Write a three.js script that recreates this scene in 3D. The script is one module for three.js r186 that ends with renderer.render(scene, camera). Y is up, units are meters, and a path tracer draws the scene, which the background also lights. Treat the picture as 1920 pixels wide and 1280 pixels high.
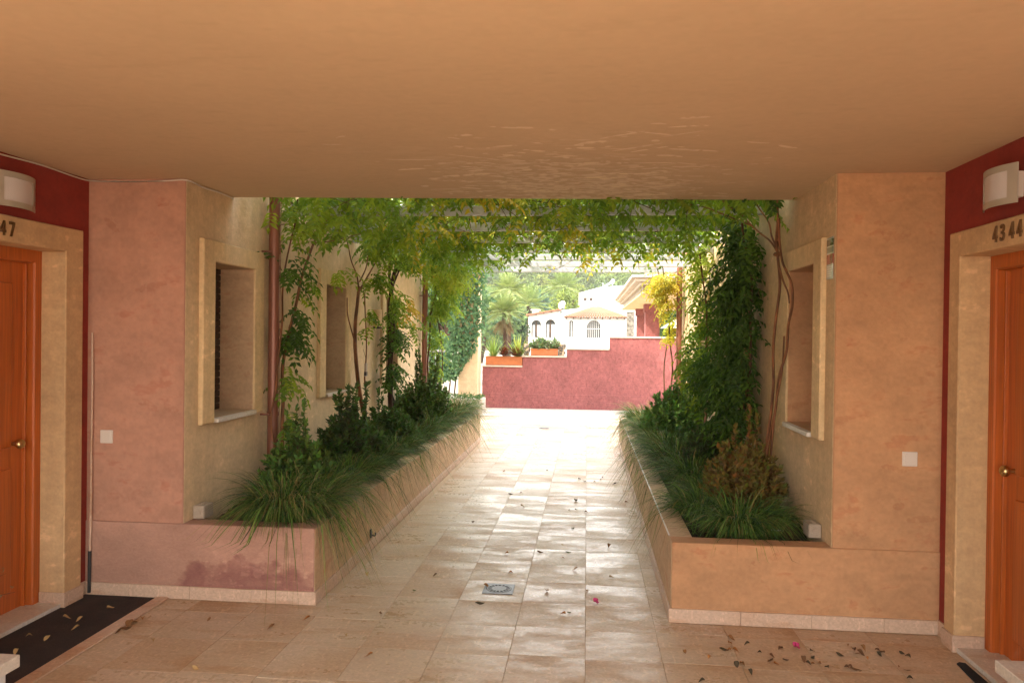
import * as THREE from 'three';
import { RoundedBoxGeometry } from 'three/addons/geometries/RoundedBoxGeometry.js';
import { TextGeometry } from 'three/addons/geometries/TextGeometry.js';
import { FontLoader } from 'three/addons/loaders/FontLoader.js';
import { mergeGeometries, toCreasedNormals } from 'three/addons/utils/BufferGeometryUtils.js';

/* ---------- camera, sky, sun, exposure ---------- */
const scene = new THREE.Scene();
const camera = new THREE.PerspectiveCamera(47.93, 1024 / 682, 0.05, 1200);
camera.position.set(0, 1.66, 0);
camera.rotation.order = 'YXZ';
camera.rotation.set(-0.00743, 0.0976, 0.012);
const renderer = new THREE.WebGLRenderer({ antialias: true });
renderer.toneMapping = THREE.LinearToneMapping;
renderer.toneMappingExposure = 6.6;
renderer.shadowMap.enabled = true;

function rng(seed) { let a = seed >>> 0; return () => { a = (a + 0x6D2B79F5) | 0; let t = Math.imul(a ^ (a >>> 15), 1 | a); t = (t + Math.imul(t ^ (t >>> 7), 61 | t)) ^ t; return ((t ^ (t >>> 14)) >>> 0) / 4294967296; }; }
/* value noise that wraps round after `per` cells */
function noiseField(seed) {
  const r = rng(seed), T = new Float32Array(65536); for (let i = 0; i < 65536; i++) T[i] = r();
  const n = (x, y, px, py) => {
    const xi = Math.floor(x), yi = Math.floor(y); let fx = x - xi, fy = y - yi; fx = fx * fx * (3 - 2 * fx); fy = fy * fy * (3 - 2 * fy);
    const X0 = ((xi % px) + px) % px, X1 = (X0 + 1) % px, Y0 = ((yi % py) + py) % py, Y1 = (Y0 + 1) % py;
    const h = (a, b) => T[(a * 131 + b * 6151 + (a * b) % 257) & 65535];
    const a = h(X0, Y0) + (h(X1, Y0) - h(X0, Y0)) * fx, b = h(X0, Y1) + (h(X1, Y1) - h(X0, Y1)) * fx; return a + (b - a) * fy;
  };
  return (u, v, fx, fy, oct = 4, gain = 0.5) => { let s = 0, a = 1, t = 0; for (let o = 0; o < oct; o++) { s += a * n(u * fx, v * fy, fx, fy); t += a; a *= gain; fx *= 2; fy *= 2; } return s / t; };
}
const sstep = (a, b, x) => { const t = Math.min(1, Math.max(0, (x - a) / (b - a))); return t * t * (3 - 2 * t); };
const lerp = (a, b, t) => a + (b - a) * t;

{ // hazy bright Mediterranean sky with thin veils of cloud
  const W = 512, Hh = 256, d = new Float32Array(W * Hh * 4), N = noiseField(5);
  for (let j = 0; j < Hh; j++) for (let i = 0; i < W; i++) {
    const el = ((j + 0.5) / Hh - 0.5) * Math.PI, s = Math.max(0, Math.sin(el));
    const t = Math.pow(1 - s, 2.2), c = sstep(0.46, 0.72, N(i / W, j / Hh, 6, 5, 5)) * 0.5;
    const k = 1.0, o = (j * W + i) * 4;
    d[o] = k * lerp(lerp(0.64, 1.05, t), 1.12, c); d[o + 1] = k * lerp(lerp(0.70, 1.00, t), 1.08, c); d[o + 2] = k * lerp(lerp(0.82, 0.90, t), 1.0, c); d[o + 3] = 1;
  }
  const sky = new THREE.DataTexture(d, W, Hh, THREE.RGBAFormat, THREE.FloatType);
  sky.mapping = THREE.EquirectangularReflectionMapping; sky.magFilter = THREE.LinearFilter; sky.minFilter = THREE.LinearFilter; sky.needsUpdate = true;
  scene.background = sky; scene.environment = sky;
}
const sun = new THREE.DirectionalLight(0xfff1dc, 2.0);
sun.position.set(-0.615 * 60, 0.743 * 60, 0.262 * 60); sun.target.position.set(0, 0, -8);
sun.castShadow = true; sun.shadow.radius = 3; sun.shadow.mapSize.set(2048, 2048);
Object.assign(sun.shadow.camera, { left: -40, right: 40, top: 40, bottom: -40, near: 1, far: 160 });
scene.add(sun, sun.target);

scene.fog = new THREE.FogExp2(0xf6f4e0, 0.0007);

/* ---------- helpers: things, parts, geometry ---------- */
const used = {};
const numbered = n => { const k = used[n] = (used[n] ?? -1) + 1; return k ? `${n}_${String(k).padStart(3, '0')}` : n; };
const V = (x, y, d) => new THREE.Vector3(x, y, -d);
function tag(o, label, category, group, kind) { if (label) o.userData.label = label; if (category) o.userData.category = category; if (group) o.userData.group = group; if (kind) o.userData.kind = kind; return o; }
function thing(name, label, category, [x, y, d], group) { const g = new THREE.Group(); g.name = numbered(name); g.position.set(x, y, -d); scene.add(g); return tag(g, label, category, group); }
function worldAt(o) { const p = new THREE.Vector3(); while (o && o !== scene) { p.add(o.position); o = o.parent; } return p; }
/* geometry comes in world coordinates and is moved into its parent's */
function part(parent, name, geo, mat, label) {
  const p = worldAt(parent); if (p.lengthSq()) geo.translate(-p.x, -p.y, -p.z);
  const m = new THREE.Mesh(geo, mat); m.name = name; m.castShadow = m.receiveShadow = true; if (label) m.userData.label = label; parent.add(m); return m;
}
function single(name, geo, mat, label, category, [x, y, d], group, kind) {
  geo.translate(-x, -y, d); const m = new THREE.Mesh(geo, mat); m.name = numbered(name); m.position.set(x, y, -d); m.castShadow = m.receiveShadow = true; scene.add(m); return tag(m, label, category, group, kind);
}
/* texture coordinates in metres, by the way each face points */
function uvm(g, ox = 0, oy = 0) {
  const p = g.attributes.position, n = g.attributes.normal, uv = new Float32Array(p.count * 2);
  for (let i = 0; i < p.count; i++) {
    const ax = Math.abs(n.getX(i)), ay = Math.abs(n.getY(i)), az = Math.abs(n.getZ(i)), x = p.getX(i), y = p.getY(i), z = p.getZ(i);
    if (ay >= ax && ay >= az) { uv[2 * i] = x + ox; uv[2 * i + 1] = -z + oy; } else if (ax >= az) { uv[2 * i] = -z + ox; uv[2 * i + 1] = y + oy; } else { uv[2 * i] = x + ox; uv[2 * i + 1] = y + oy; }
  }
  g.setAttribute('uv', new THREE.BufferAttribute(uv, 2)); return g;
}
function box(x0, x1, y0, y1, d0, d1, r = 0.004, seg = 1) {
  const w = x1 - x0, h = y1 - y0, t = d1 - d0; r = Math.min(r, w / 2.2, h / 2.2, t / 2.2);
  const g = r > 0 ? new RoundedBoxGeometry(w, h, t, seg, r) : new THREE.BoxGeometry(w, h, t);
  g.translate((x0 + x1) / 2, (y0 + y1) / 2, -(d0 + d1) / 2); return uvm(g);
}
function rectPath(a, b, c, d, P = THREE.Path) { const s = new P(); s.moveTo(a, c); s.lineTo(b, c); s.lineTo(b, d); s.lineTo(a, d); s.closePath(); return s; }
const bev = b => b ? { bevelEnabled: true, bevelThickness: b, bevelSize: b, bevelOffset: -b, bevelSegments: 1 } : { bevelEnabled: false };
/* a slab lying along the passage: outline in (depth, height), from x0 to x1 */
function slabX(shape, x0, x1, b = 0.004) { const g = new THREE.ExtrudeGeometry(shape, { depth: x1 - x0 - 2 * b, curveSegments: 14, ...bev(b) }); g.translate(0, 0, b); g.rotateY(Math.PI / 2); g.translate(x0, 0, 0); return uvm(g); }
/* a slab across the passage: outline in (x, height), from depth d0 to d1 */
function slabD(shape, d0, d1, b = 0.004) { const g = new THREE.ExtrudeGeometry(shape, { depth: d1 - d0 - 2 * b, curveSegments: 14, ...bev(b) }); g.translate(0, 0, -d1 + b); return uvm(g); }
/* a slab lying flat: outline in (x, depth), from height y0 to y1 */
function slabY(pts, y0, y1, b = 0) { const s = new THREE.Shape(pts.map(([x, d]) => new THREE.Vector2(x, d))); const g = new THREE.ExtrudeGeometry(s, { depth: y1 - y0 - 2 * b, ...bev(b) }); g.rotateX(-Math.PI / 2); g.translate(0, y0 + b, 0); return uvm(g); }
function tube(pts, r0, r1 = r0, rad = 6, seg = 0) {
  const c = new THREE.CatmullRomCurve3(pts), n = seg || Math.max(4, pts.length * 4), f = c.computeFrenetFrames(n), pos = [], nor = [], uv = [], idx = [];
  for (let i = 0; i <= n; i++) { const p = c.getPoint(i / n), r = lerp(r0, r1, i / n); for (let k = 0; k <= rad; k++) { const a = k / rad * 2 * Math.PI, nx = f.normals[i], bx = f.binormals[i], v = nx.clone().multiplyScalar(Math.cos(a)).addScaledVector(bx, Math.sin(a)); pos.push(p.x + v.x * r, p.y + v.y * r, p.z + v.z * r); nor.push(v.x, v.y, v.z); uv.push(k / rad * 0.2, i / n * pts.length * 0.3); } }
  for (let i = 0; i < n; i++) for (let k = 0; k < rad; k++) { const a = i * (rad + 1) + k, b = a + rad + 1; idx.push(a, a + 1, b, b, a + 1, b + 1); }
  const c0 = pos.length / 3; pos.push(...c.getPoint(0).toArray(), ...c.getPoint(1).toArray()); const t0 = c.getTangent(0), t1 = c.getTangent(1); nor.push(-t0.x, -t0.y, -t0.z, t1.x, t1.y, t1.z); uv.push(0, 0, 0, 0);
  for (let k = 0; k < rad; k++) { idx.push(c0, k + 1, k); const e = n * (rad + 1); idx.push(c0 + 1, e + k, e + k + 1); }
  const g = new THREE.BufferGeometry(); g.setAttribute('position', new THREE.Float32BufferAttribute(pos, 3)); g.setAttribute('normal', new THREE.Float32BufferAttribute(nor, 3)); g.setAttribute('uv', new THREE.Float32BufferAttribute(uv, 2)); g.setIndex(idx); return g;
}
const merge = a => mergeGeometries(a.map(g => { const h = g.index ? g.toNonIndexed() : g; for (const k of Object.keys(h.attributes)) if (!['position', 'normal', 'uv'].includes(k)) h.deleteAttribute(k); return h; }));

/* ---------- procedural textures ---------- */
function tex(w, h, fn, srgb = true) {
  const d = new Uint8Array(w * h * 4), o = [0, 0, 0];
  for (let j = 0; j < h; j++) for (let i = 0; i < w; i++) { fn((i + 0.5) / w, (j + 0.5) / h, o); const k = (j * w + i) * 4; for (let c = 0; c < 3; c++) d[k + c] = Math.max(0, Math.min(255, o[c] * 255)); d[k + 3] = 255; }
  const t = new THREE.DataTexture(d, w, h); t.wrapS = t.wrapT = THREE.RepeatWrapping; t.magFilter = THREE.LinearFilter; t.minFilter = THREE.LinearMipmapLinearFilter; t.generateMipmaps = true; if (srgb) t.colorSpace = THREE.SRGBColorSpace; t.needsUpdate = true; return t;
}
const rep = (t, mx, my = mx, ox = 0, oy = 0) => { const c = t.clone(); c.repeat.set(1 / mx, 1 / my); c.offset.set(ox, oy); c.needsUpdate = true; return c; };
const N1 = noiseField(11), N2 = noiseField(23), N3 = noiseField(37), N4 = noiseField(51);
/* soft-edged, ragged scrape marks: a mask of n strokes, each [x, y, length, width, angle, strength] in texture fractions */
function strokes(w, h, n, seed, pick) {
  const M0 = new Float32Array(w * h), r = rng(seed), N = noiseField(seed + 1);
  for (let i = 0; i < n; i++) {
    const [cx, cy, L, W, an, st] = pick(r), ca = Math.cos(an), sa = Math.sin(an), R0 = Math.ceil(L * w * 0.5 + W * w), bend = (r() - 0.5) * 0.5;
    for (let y = -R0; y <= R0; y++) for (let x = -R0; x <= R0; x++) {
      let u = (x * ca + y * sa) / (L * w * 0.5), v = (-x * sa + y * ca) / (W * w * 0.5); if (u < -1 || u > 1) continue; v -= bend * u * u * 3; const e = Math.sqrt(1 - u * u) * 0.9; if (Math.abs(v) > e) continue;
      const px = ((Math.round(cx * w) + x) % w + w) % w, py = ((Math.round(cy * h) + y) % h + h) % h, g = N(px / w, py / h, 160, 160 * h / w | 0, 2, 0.6), k = st * sstep(0.34, 0.56, g + 0.18 * (1 - Math.abs(v) / e) - 0.1 * Math.abs(u)); const o = py * w + px; if (k > M0[o]) M0[o] = k;
    }
  }
  return (u, v) => M0[Math.min(h - 1, v * h | 0) * w + Math.min(w - 1, u * w | 0)];
}
const gauss = r => (r() + r() + r() - 1.5) * 1.15;
const scrapeA = strokes(1024, 1024, 130, 71, r => [r(), r(), 0.02 + 0.09 * r() * r(), 0.006 + 0.02 * r(), (r() - 0.5) * 1.6, 0.3 + 0.7 * r()]);
const scrapeC = strokes(2048, 1024, 800, 72, r => { const d = 5.35 - Math.abs(gauss(r)) * 1.25, x = -0.02 + gauss(r) * (0.58 + 0.14 * (5.3 - d)) - 0.1 * (5.3 - d); return [(x + 3.4) / 6.4, (d - 2.1) / 3.4, 0.006 + 0.05 * r() * r(), 0.002 + 0.008 * r() * r(), (r() - 0.5) * 1.1, 0.45 + 0.55 * r()]; });
/* trowelled plaster: fine grain plus short curved strokes */
const plasterBump = tex(1024, 1024, (u, v, o) => {
  const w = 0.03 * (N2(u, v, 4, 4, 3) - 0.5), s = N1(u + w, v + w, 9, 26, 3), g = N3(u, v, 90, 90, 3, 0.6), t = N4(u, v, 3, 3, 3);
  const ridge = 1 - Math.abs(2 * s - 1); o[0] = o[1] = o[2] = 0.25 * t + 0.3 * ridge * ridge + 0.45 * g;
}, false);
/* mottled plaster, scuffed darker: multiplies the base colour */
const mottleA = tex(1024, 1024, (u, v, o) => {
  const a = N1(u, v, 4, 4, 6, 0.6), b = N2(u, v, 11, 16, 5, 0.6), f = N3(u, v, 120, 120, 2), w = 0.05 * (a - 0.5), st = N4(u + w, v + w, 18, 44, 4, 0.55);
  const scuff = 0.7 * sstep(0.58, 0.74, st) * sstep(0.45, 0.65, b) + 0.45 * scrapeA(u, v), m = 0.84 + 0.15 * (a - 0.5) + 0.13 * (b - 0.5) + 0.09 * (st - 0.5) + 0.07 * (f - 0.5);
  o[0] = m - 0.08 * scuff + 0.05; o[1] = m * 0.985 - 0.15 * scuff + 0.04; o[2] = m * 0.97 - 0.16 * scuff + 0.03;
});
/* coarse red render: combed scratches and streaks in two directions */
const scrapeR = strokes(1024, 1024, 420, 75, r => [r(), r(), 0.02 + 0.10 * r() * r(), 0.003 + 0.008 * r(), (r() < 0.7 ? Math.PI / 2 : 0.3) + (r() - 0.5) * 1.2, 0.4 + 0.6 * r()]);
const scratchR = tex(1024, 1024, (u, v, o) => { const a = N1(u, v, 5, 5, 5, 0.6), b = N2(u, v, 40, 26, 4, 0.6), sc = scrapeR(u, v), f = N3(u, v, 110, 110, 2), m = 0.84 + 0.16 * (a - 0.5) + 0.22 * (b - 0.5) + 0.1 * (f - 0.5) - 0.14 * sc; o[0] = m + 0.02; o[1] = m - 0.05 * sc; o[2] = m - 0.04 * sc; });
/* weathered wall: fine vertical wash marks, pale scrapes */
const mottleB = tex(1024, 1024, (u, v, o) => {
  const a = N2(u, v, 5, 3, 5, 0.55), s = N1(u, v, 40, 6, 5, 0.6), f = N3(u, v, 150, 150, 2), k = N4(u, v, 30, 60, 3, 0.55), sc = sstep(0.66, 0.78, k) * sstep(0.5, 0.62, a);
  const m = 0.88 + 0.11 * (a - 0.5) + 0.08 * (s - 0.5) + 0.10 * (k - 0.5) + 0.07 * (f - 0.5); o[0] = m + 0.07 * sc; o[1] = m + 0.07 * sc; o[2] = m + 0.09 * sc;
});
/* passage ceiling, 6.4 m by 3.4 m: even tan wash with pale scraped strokes where the coat was rubbed thin */
const ceilTex = tex(2048, 1024, (u, v, o) => {
  const a = N1(u, v, 6, 4, 4), f = N3(u, v, 220, 120, 2), x = u * 6.4 - 3.4, d = 2.1 + v * 3.4;
  const zone = Math.exp(-Math.pow((x - 0.0 + (5.3 - d) * 0.12) / 0.95, 2)) * sstep(3.3, 4.2, d) * (0.5 + 1.0 * N4(u, v, 9, 7, 3));
  const w = 0.05 * (N2(u, v, 8, 8, 3) - 0.5), s1 = N2(u + w, v + w * 2, 34, 46, 4, 0.58), s2 = N4(u + w * 2, v - w, 22, 60, 4, 0.58);
  const sc = scrapeC(u, v) + 0.25 * sstep(0.56, 0.66, s1) * Math.min(1, zone * 1.2), dk = sstep(0.66, 0.78, N1(u, v, 44, 60, 3)) * 0.012;
  const m = 0.80 + 0.07 * (a - 0.5) + 0.025 * (f - 0.5) - dk; o[0] = m + 0.10 * sc; o[1] = m + 0.145 * sc; o[2] = m + 0.22 * sc;
});
/* front of the planter below the pink wall, 1.49 by 0.47 m: rising-damp stain with salt rings */
const stainTex = tex(1024, 384, (u, v, o) => {
  const a = N1(u, v, 5, 3, 5, 0.6), f = N3(u, v, 120, 60, 2), e = N2(u, v, 12, 5, 5, 0.6);
  const hgt = (0.10 + 0.34 * sstep(0.36, 0.5, u) * (1 - 0.45 * sstep(0.86, 0.98, u))) * (0.35 + 1.3 * e), st = sstep(hgt + 0.09, hgt - 0.07, v) * sstep(0.12, 0.42, u) * (0.55 + 0.7 * N4(u, v, 16, 8, 4));
  const rr = Math.hypot((u - 0.78) * 3.2, v - 0.50 - 0.06 * (e - 0.5)), ring = Math.exp(-Math.pow((rr - 0.17) / 0.05, 2)) * 0.5, salt = sstep(0.6, 0.72, N4(u, v, 26, 14, 4)) * sstep(0.5, 0.2, Math.abs(v - 0.3)) * sstep(0.45, 0.6, u);
  const m = 0.86 + 0.22 * (a - 0.5) + 0.07 * (f - 0.5); o[0] = m - 0.15 * st - 0.07 * ring + 0.08 * salt; o[1] = m - 0.22 * st - 0.09 * ring + 0.1 * salt; o[2] = m - 0.19 * st - 0.08 * ring + 0.1 * salt;
});
/* cream limestone tiles: bands running across, fine scratches */
const stone = (u, v) => { const w = 0.03 * (N2(u, v, 4, 4, 3) - 0.5), b = N1(u, v + w, 5, 22, 5, 0.58), c = N4(u, v + w, 3, 5, 4); return [b, c]; };
const tileTex = tex(2048, 2048, (u, v, o) => {
  const [b, c] = stone(u, v), f = N3(u, v, 200, 260, 2), sc = sstep(0.72, 0.78, N2(u + 0.02 * b, v, 160, 60, 2)) * 0.06, br = sstep(0.42, 0.72, c) * 0.09 + sstep(0.52, 0.74, b) * 0.09;
  const m = 0.86 + 0.12 * (f - 0.5) + sc; o[0] = m - br * 0.45; o[1] = m - br * 0.85; o[2] = m - br * 1.25;
});
const tileRough = tex(1024, 1024, (u, v, o) => { const [b, c] = stone(u, v), p = N4(u, v, 8, 20, 5, 0.6); const r = 0.24 + 0.38 * sstep(0.28, 0.74, 0.6 * p + 0.4 * c) + 0.2 * (N3(u, v, 120, 120, 2) - 0.5); o[0] = o[1] = o[2] = r; }, false);
const tileBump = tex(1024, 1024, (u, v, o) => { const [b] = stone(u, v); o[0] = o[1] = o[2] = 0.5 * b + 0.5 * N3(u, v, 80, 100, 3); }, false);
const woodTex = tex(512, 1024, (u, v, o) => { const w = N1(u, v, 3, 2, 3), g = N2(u + 0.05 * w, v, 60, 3, 4, 0.6), m = 0.82 + 0.26 * (g - 0.5) + 0.12 * (w - 0.5); o[0] = m; o[1] = m * 0.95; o[2] = m * 0.9; });
const matTex = tex(512, 512, (u, v, o) => { const f = N3(u, v, 128, 128, 3, 0.7), a = N1(u, v, 5, 5, 4), m = 0.45 + 0.7 * (f - 0.5) + 0.4 * (a - 0.5); o[0] = o[1] = o[2] = m + 0.2; });
const soilTex = tex(512, 512, (u, v, o) => { const f = N3(u, v, 40, 40, 4, 0.7); o[0] = 0.3 + 0.6 * f; o[1] = 0.25 + 0.6 * f; o[2] = 0.22 + 0.55 * f; });
const barkTex = tex(256, 512, (u, v, o) => { const f = N1(u, v, 14, 5, 5, 0.65), m = 0.55 + 0.8 * (f - 0.4); o[0] = m; o[1] = m * 0.93; o[2] = m * 0.86; });
const rubble = tex(256, 256, (u, v, o) => { const f = N2(u, v, 9, 9, 2), e = Math.abs(N4(u, v, 12, 12, 2) - 0.5), m = 0.45 + 0.5 * f - 0.4 * sstep(0.06, 0.0, e); o[0] = m; o[1] = m * 0.96; o[2] = m * 0.9; });

const C = (r, g, b) => new THREE.Color().setRGB(r, g, b);
const plaster = (c, map, m = 2.6, bump = 0.004, ox = 0, oy = 0) => new THREE.MeshStandardMaterial({ color: C(...c), map: map && rep(map, m, m, ox, oy), bumpMap: rep(plasterBump, 1.3), bumpScale: bump, roughness: 0.92 });
const M = {
  ceil: new THREE.MeshStandardMaterial({ color: C(0.94, 0.68, 0.42), map: (() => { const t = rep(ceilTex, 6.4, 3.4, 3.4 / 6.4, -2.1 / 3.4); return t; })(), bumpMap: rep(plasterBump, 1.5), bumpScale: 0.0006, roughness: 0.9 }),
  pink: plaster([0.58, 0.32, 0.225], mottleA), tan: plaster([0.62, 0.355, 0.185], mottleA, 2.2, 0.003, 0.3, 0.2),
  cream: plaster([0.86, 0.63, 0.38], mottleB, 2.4), creamWarm: plaster([0.82, 0.58, 0.33], mottleB, 2.1, 0.005, 0.4, 0.1),
  trim: plaster([0.88, 0.64, 0.35], mottleB, 1.7, 0.002, 0.2, 0.7), ledge: plaster([0.68, 0.49, 0.31], mottleA, 1.9, 0.004, 0.6, 0.6),
  doorTrim: plaster([0.72, 0.47, 0.24], mottleB, 1.9, 0.002, 0.5, 0.3),
  stain: new THREE.MeshStandardMaterial({ color: C(0.58, 0.325, 0.23), map: rep(stainTex, 1.49, 0.468, 3.13 / 1.49, 0), bumpMap: rep(plasterBump, 1.3), bumpScale: 0.004, roughness: 0.92 }),
  red: plaster([0.33, 0.038, 0.022], mottleA, 2.4, 0.002), endRed: plaster([0.36, 0.122, 0.115], scratchR, 1.9, 0.012, 0.1, 0.5),
  white: plaster([0.82, 0.80, 0.76], mottleB, 3, 0.004), stoneTrim: plaster([0.72, 0.62, 0.50], mottleB, 2),
  skirt: new THREE.MeshStandardMaterial({ color: C(0.76, 0.54, 0.39), map: rep(tileTex, 2.1), roughness: 0.45 }),
  marble: new THREE.MeshStandardMaterial({ color: C(0.80, 0.76, 0.68), map: rep(tileTex, 1.7, 1.7, 0.3), roughness: 0.4 }),
  tile: new THREE.MeshPhysicalMaterial({ specularIntensity: 0.5, color: C(0.74, 0.58, 0.41), map: rep(tileTex, 2.4), roughness: 1, roughnessMap: rep(tileRough, 2.4), bumpMap: rep(tileBump, 2.4), bumpScale: 0.0004 }),
  mortar: new THREE.MeshStandardMaterial({ color: C(0.52, 0.38, 0.25), roughness: 0.95, bumpMap: rep(plasterBump, 0.5), bumpScale: 0.002 }),
  wood: new THREE.MeshStandardMaterial({ color: C(0.68, 0.18, 0.03), map: rep(woodTex, 0.5, 1.1), roughness: 0.38 }),
  mat: new THREE.MeshStandardMaterial({ color: C(0.07, 0.032, 0.02), map: rep(matTex, 0.5), bumpMap: rep(matTex, 0.25), bumpScale: 0.006, roughness: 1 }),
  blackMat: new THREE.MeshStandardMaterial({ color: C(0.02, 0.02, 0.022), map: rep(matTex, 0.3), bumpMap: rep(matTex, 0.2), bumpScale: 0.005, roughness: 1 }),
  soil: new THREE.MeshStandardMaterial({ color: C(0.11, 0.065, 0.04), map: rep(soilTex, 0.5), bumpMap: rep(soilTex, 0.3), bumpScale: 0.02, roughness: 1 }),
  copper: new THREE.MeshStandardMaterial({ color: C(0.24, 0.095, 0.06), roughness: 0.42, metalness: 0.25 }),
  steel: new THREE.MeshStandardMaterial({ color: C(0.60, 0.63, 0.66), roughness: 0.45, metalness: 0.3, map: rep(mottleB, 0.8) }),
  wire: new THREE.MeshStandardMaterial({ color: C(0.35, 0.36, 0.37), roughness: 0.5, metalness: 0.6 }),
  drain: new THREE.MeshStandardMaterial({ color: C(0.22, 0.23, 0.25), roughness: 0.5, metalness: 0.7, map: rep(mottleA, 0.3) }),
  dark: new THREE.MeshStandardMaterial({ color: C(0.012, 0.011, 0.01), roughness: 0.8 }),
  shutter: new THREE.MeshStandardMaterial({ color: C(0.05, 0.028, 0.018), roughness: 0.5 }),
  brass: new THREE.MeshStandardMaterial({ color: C(0.52, 0.38, 0.17), roughness: 0.3, metalness: 1 }),
  bronze: new THREE.MeshStandardMaterial({ color: C(0.15, 0.08, 0.03), roughness: 0.4, metalness: 0.5 }),
  lampFrame: new THREE.MeshStandardMaterial({ color: C(0.46, 0.42, 0.34), roughness: 0.4, metalness: 0.35 }),
  glass: new THREE.MeshPhysicalMaterial({ color: C(0.58, 0.54, 0.52), roughness: 0.35, clearcoat: 0.3 }),
  pane: new THREE.MeshPhysicalMaterial({ color: C(0.06, 0.063, 0.066), roughness: 0.12, specularIntensity: 0.5 }),  // opaque dark colour stands in for the unlit room behind the glass
  plastic: new THREE.MeshStandardMaterial({ color: C(0.66, 0.58, 0.50), roughness: 0.4 }),
  greyPlastic: new THREE.MeshStandardMaterial({ color: C(0.46, 0.39, 0.31), roughness: 0.5, map: rep(mottleA, 0.3) }),
  black: new THREE.MeshStandardMaterial({ color: C(0.02, 0.02, 0.02), roughness: 0.4 }),
  bark: new THREE.MeshStandardMaterial({ color: C(0.26, 0.125, 0.06), map: barkTex, bumpMap: barkTex, bumpScale: 0.004, roughness: 0.9 }),
  barkDark: new THREE.MeshStandardMaterial({ color: C(0.15, 0.085, 0.05), map: barkTex, bumpMap: barkTex, bumpScale: 0.006, roughness: 0.9 }),
  barkRed: new THREE.MeshStandardMaterial({ color: C(0.56, 0.25, 0.11), map: barkTex, roughness: 0.8 }),
  terracotta: new THREE.MeshStandardMaterial({ color: C(0.58, 0.20, 0.07), map: rep(mottleA, 1), roughness: 0.75 }),
  roofTile: new THREE.MeshStandardMaterial({ color: C(0.36, 0.15, 0.085), map: rep(mottleA, 1.1), roughness: 0.9 }),
  rubble: new THREE.MeshStandardMaterial({ color: C(0.45, 0.43, 0.39), map: rep(rubble, 0.9), bumpMap: rep(rubble, 0.9), bumpScale: 0.03, roughness: 0.95 }),
  ground: new THREE.MeshStandardMaterial({ color: C(0.42, 0.36, 0.28), map: rep(mottleA, 5), roughness: 0.95 }),
  hill: new THREE.MeshStandardMaterial({ color: C(0.24, 0.20, 0.12), map: rep(mottleA, 23), roughness: 1 }),
  leaf: new THREE.MeshPhysicalMaterial({ vertexColors: true, roughness: 0.8, specularIntensity: 0.45, transmission: 0.5, thickness: 0, side: THREE.DoubleSide }),
  leafDull: new THREE.MeshPhysicalMaterial({ vertexColors: true, roughness: 0.65, specularIntensity: 0.35, transmission: 0.2, thickness: 0, side: THREE.DoubleSide }),
};

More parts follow.
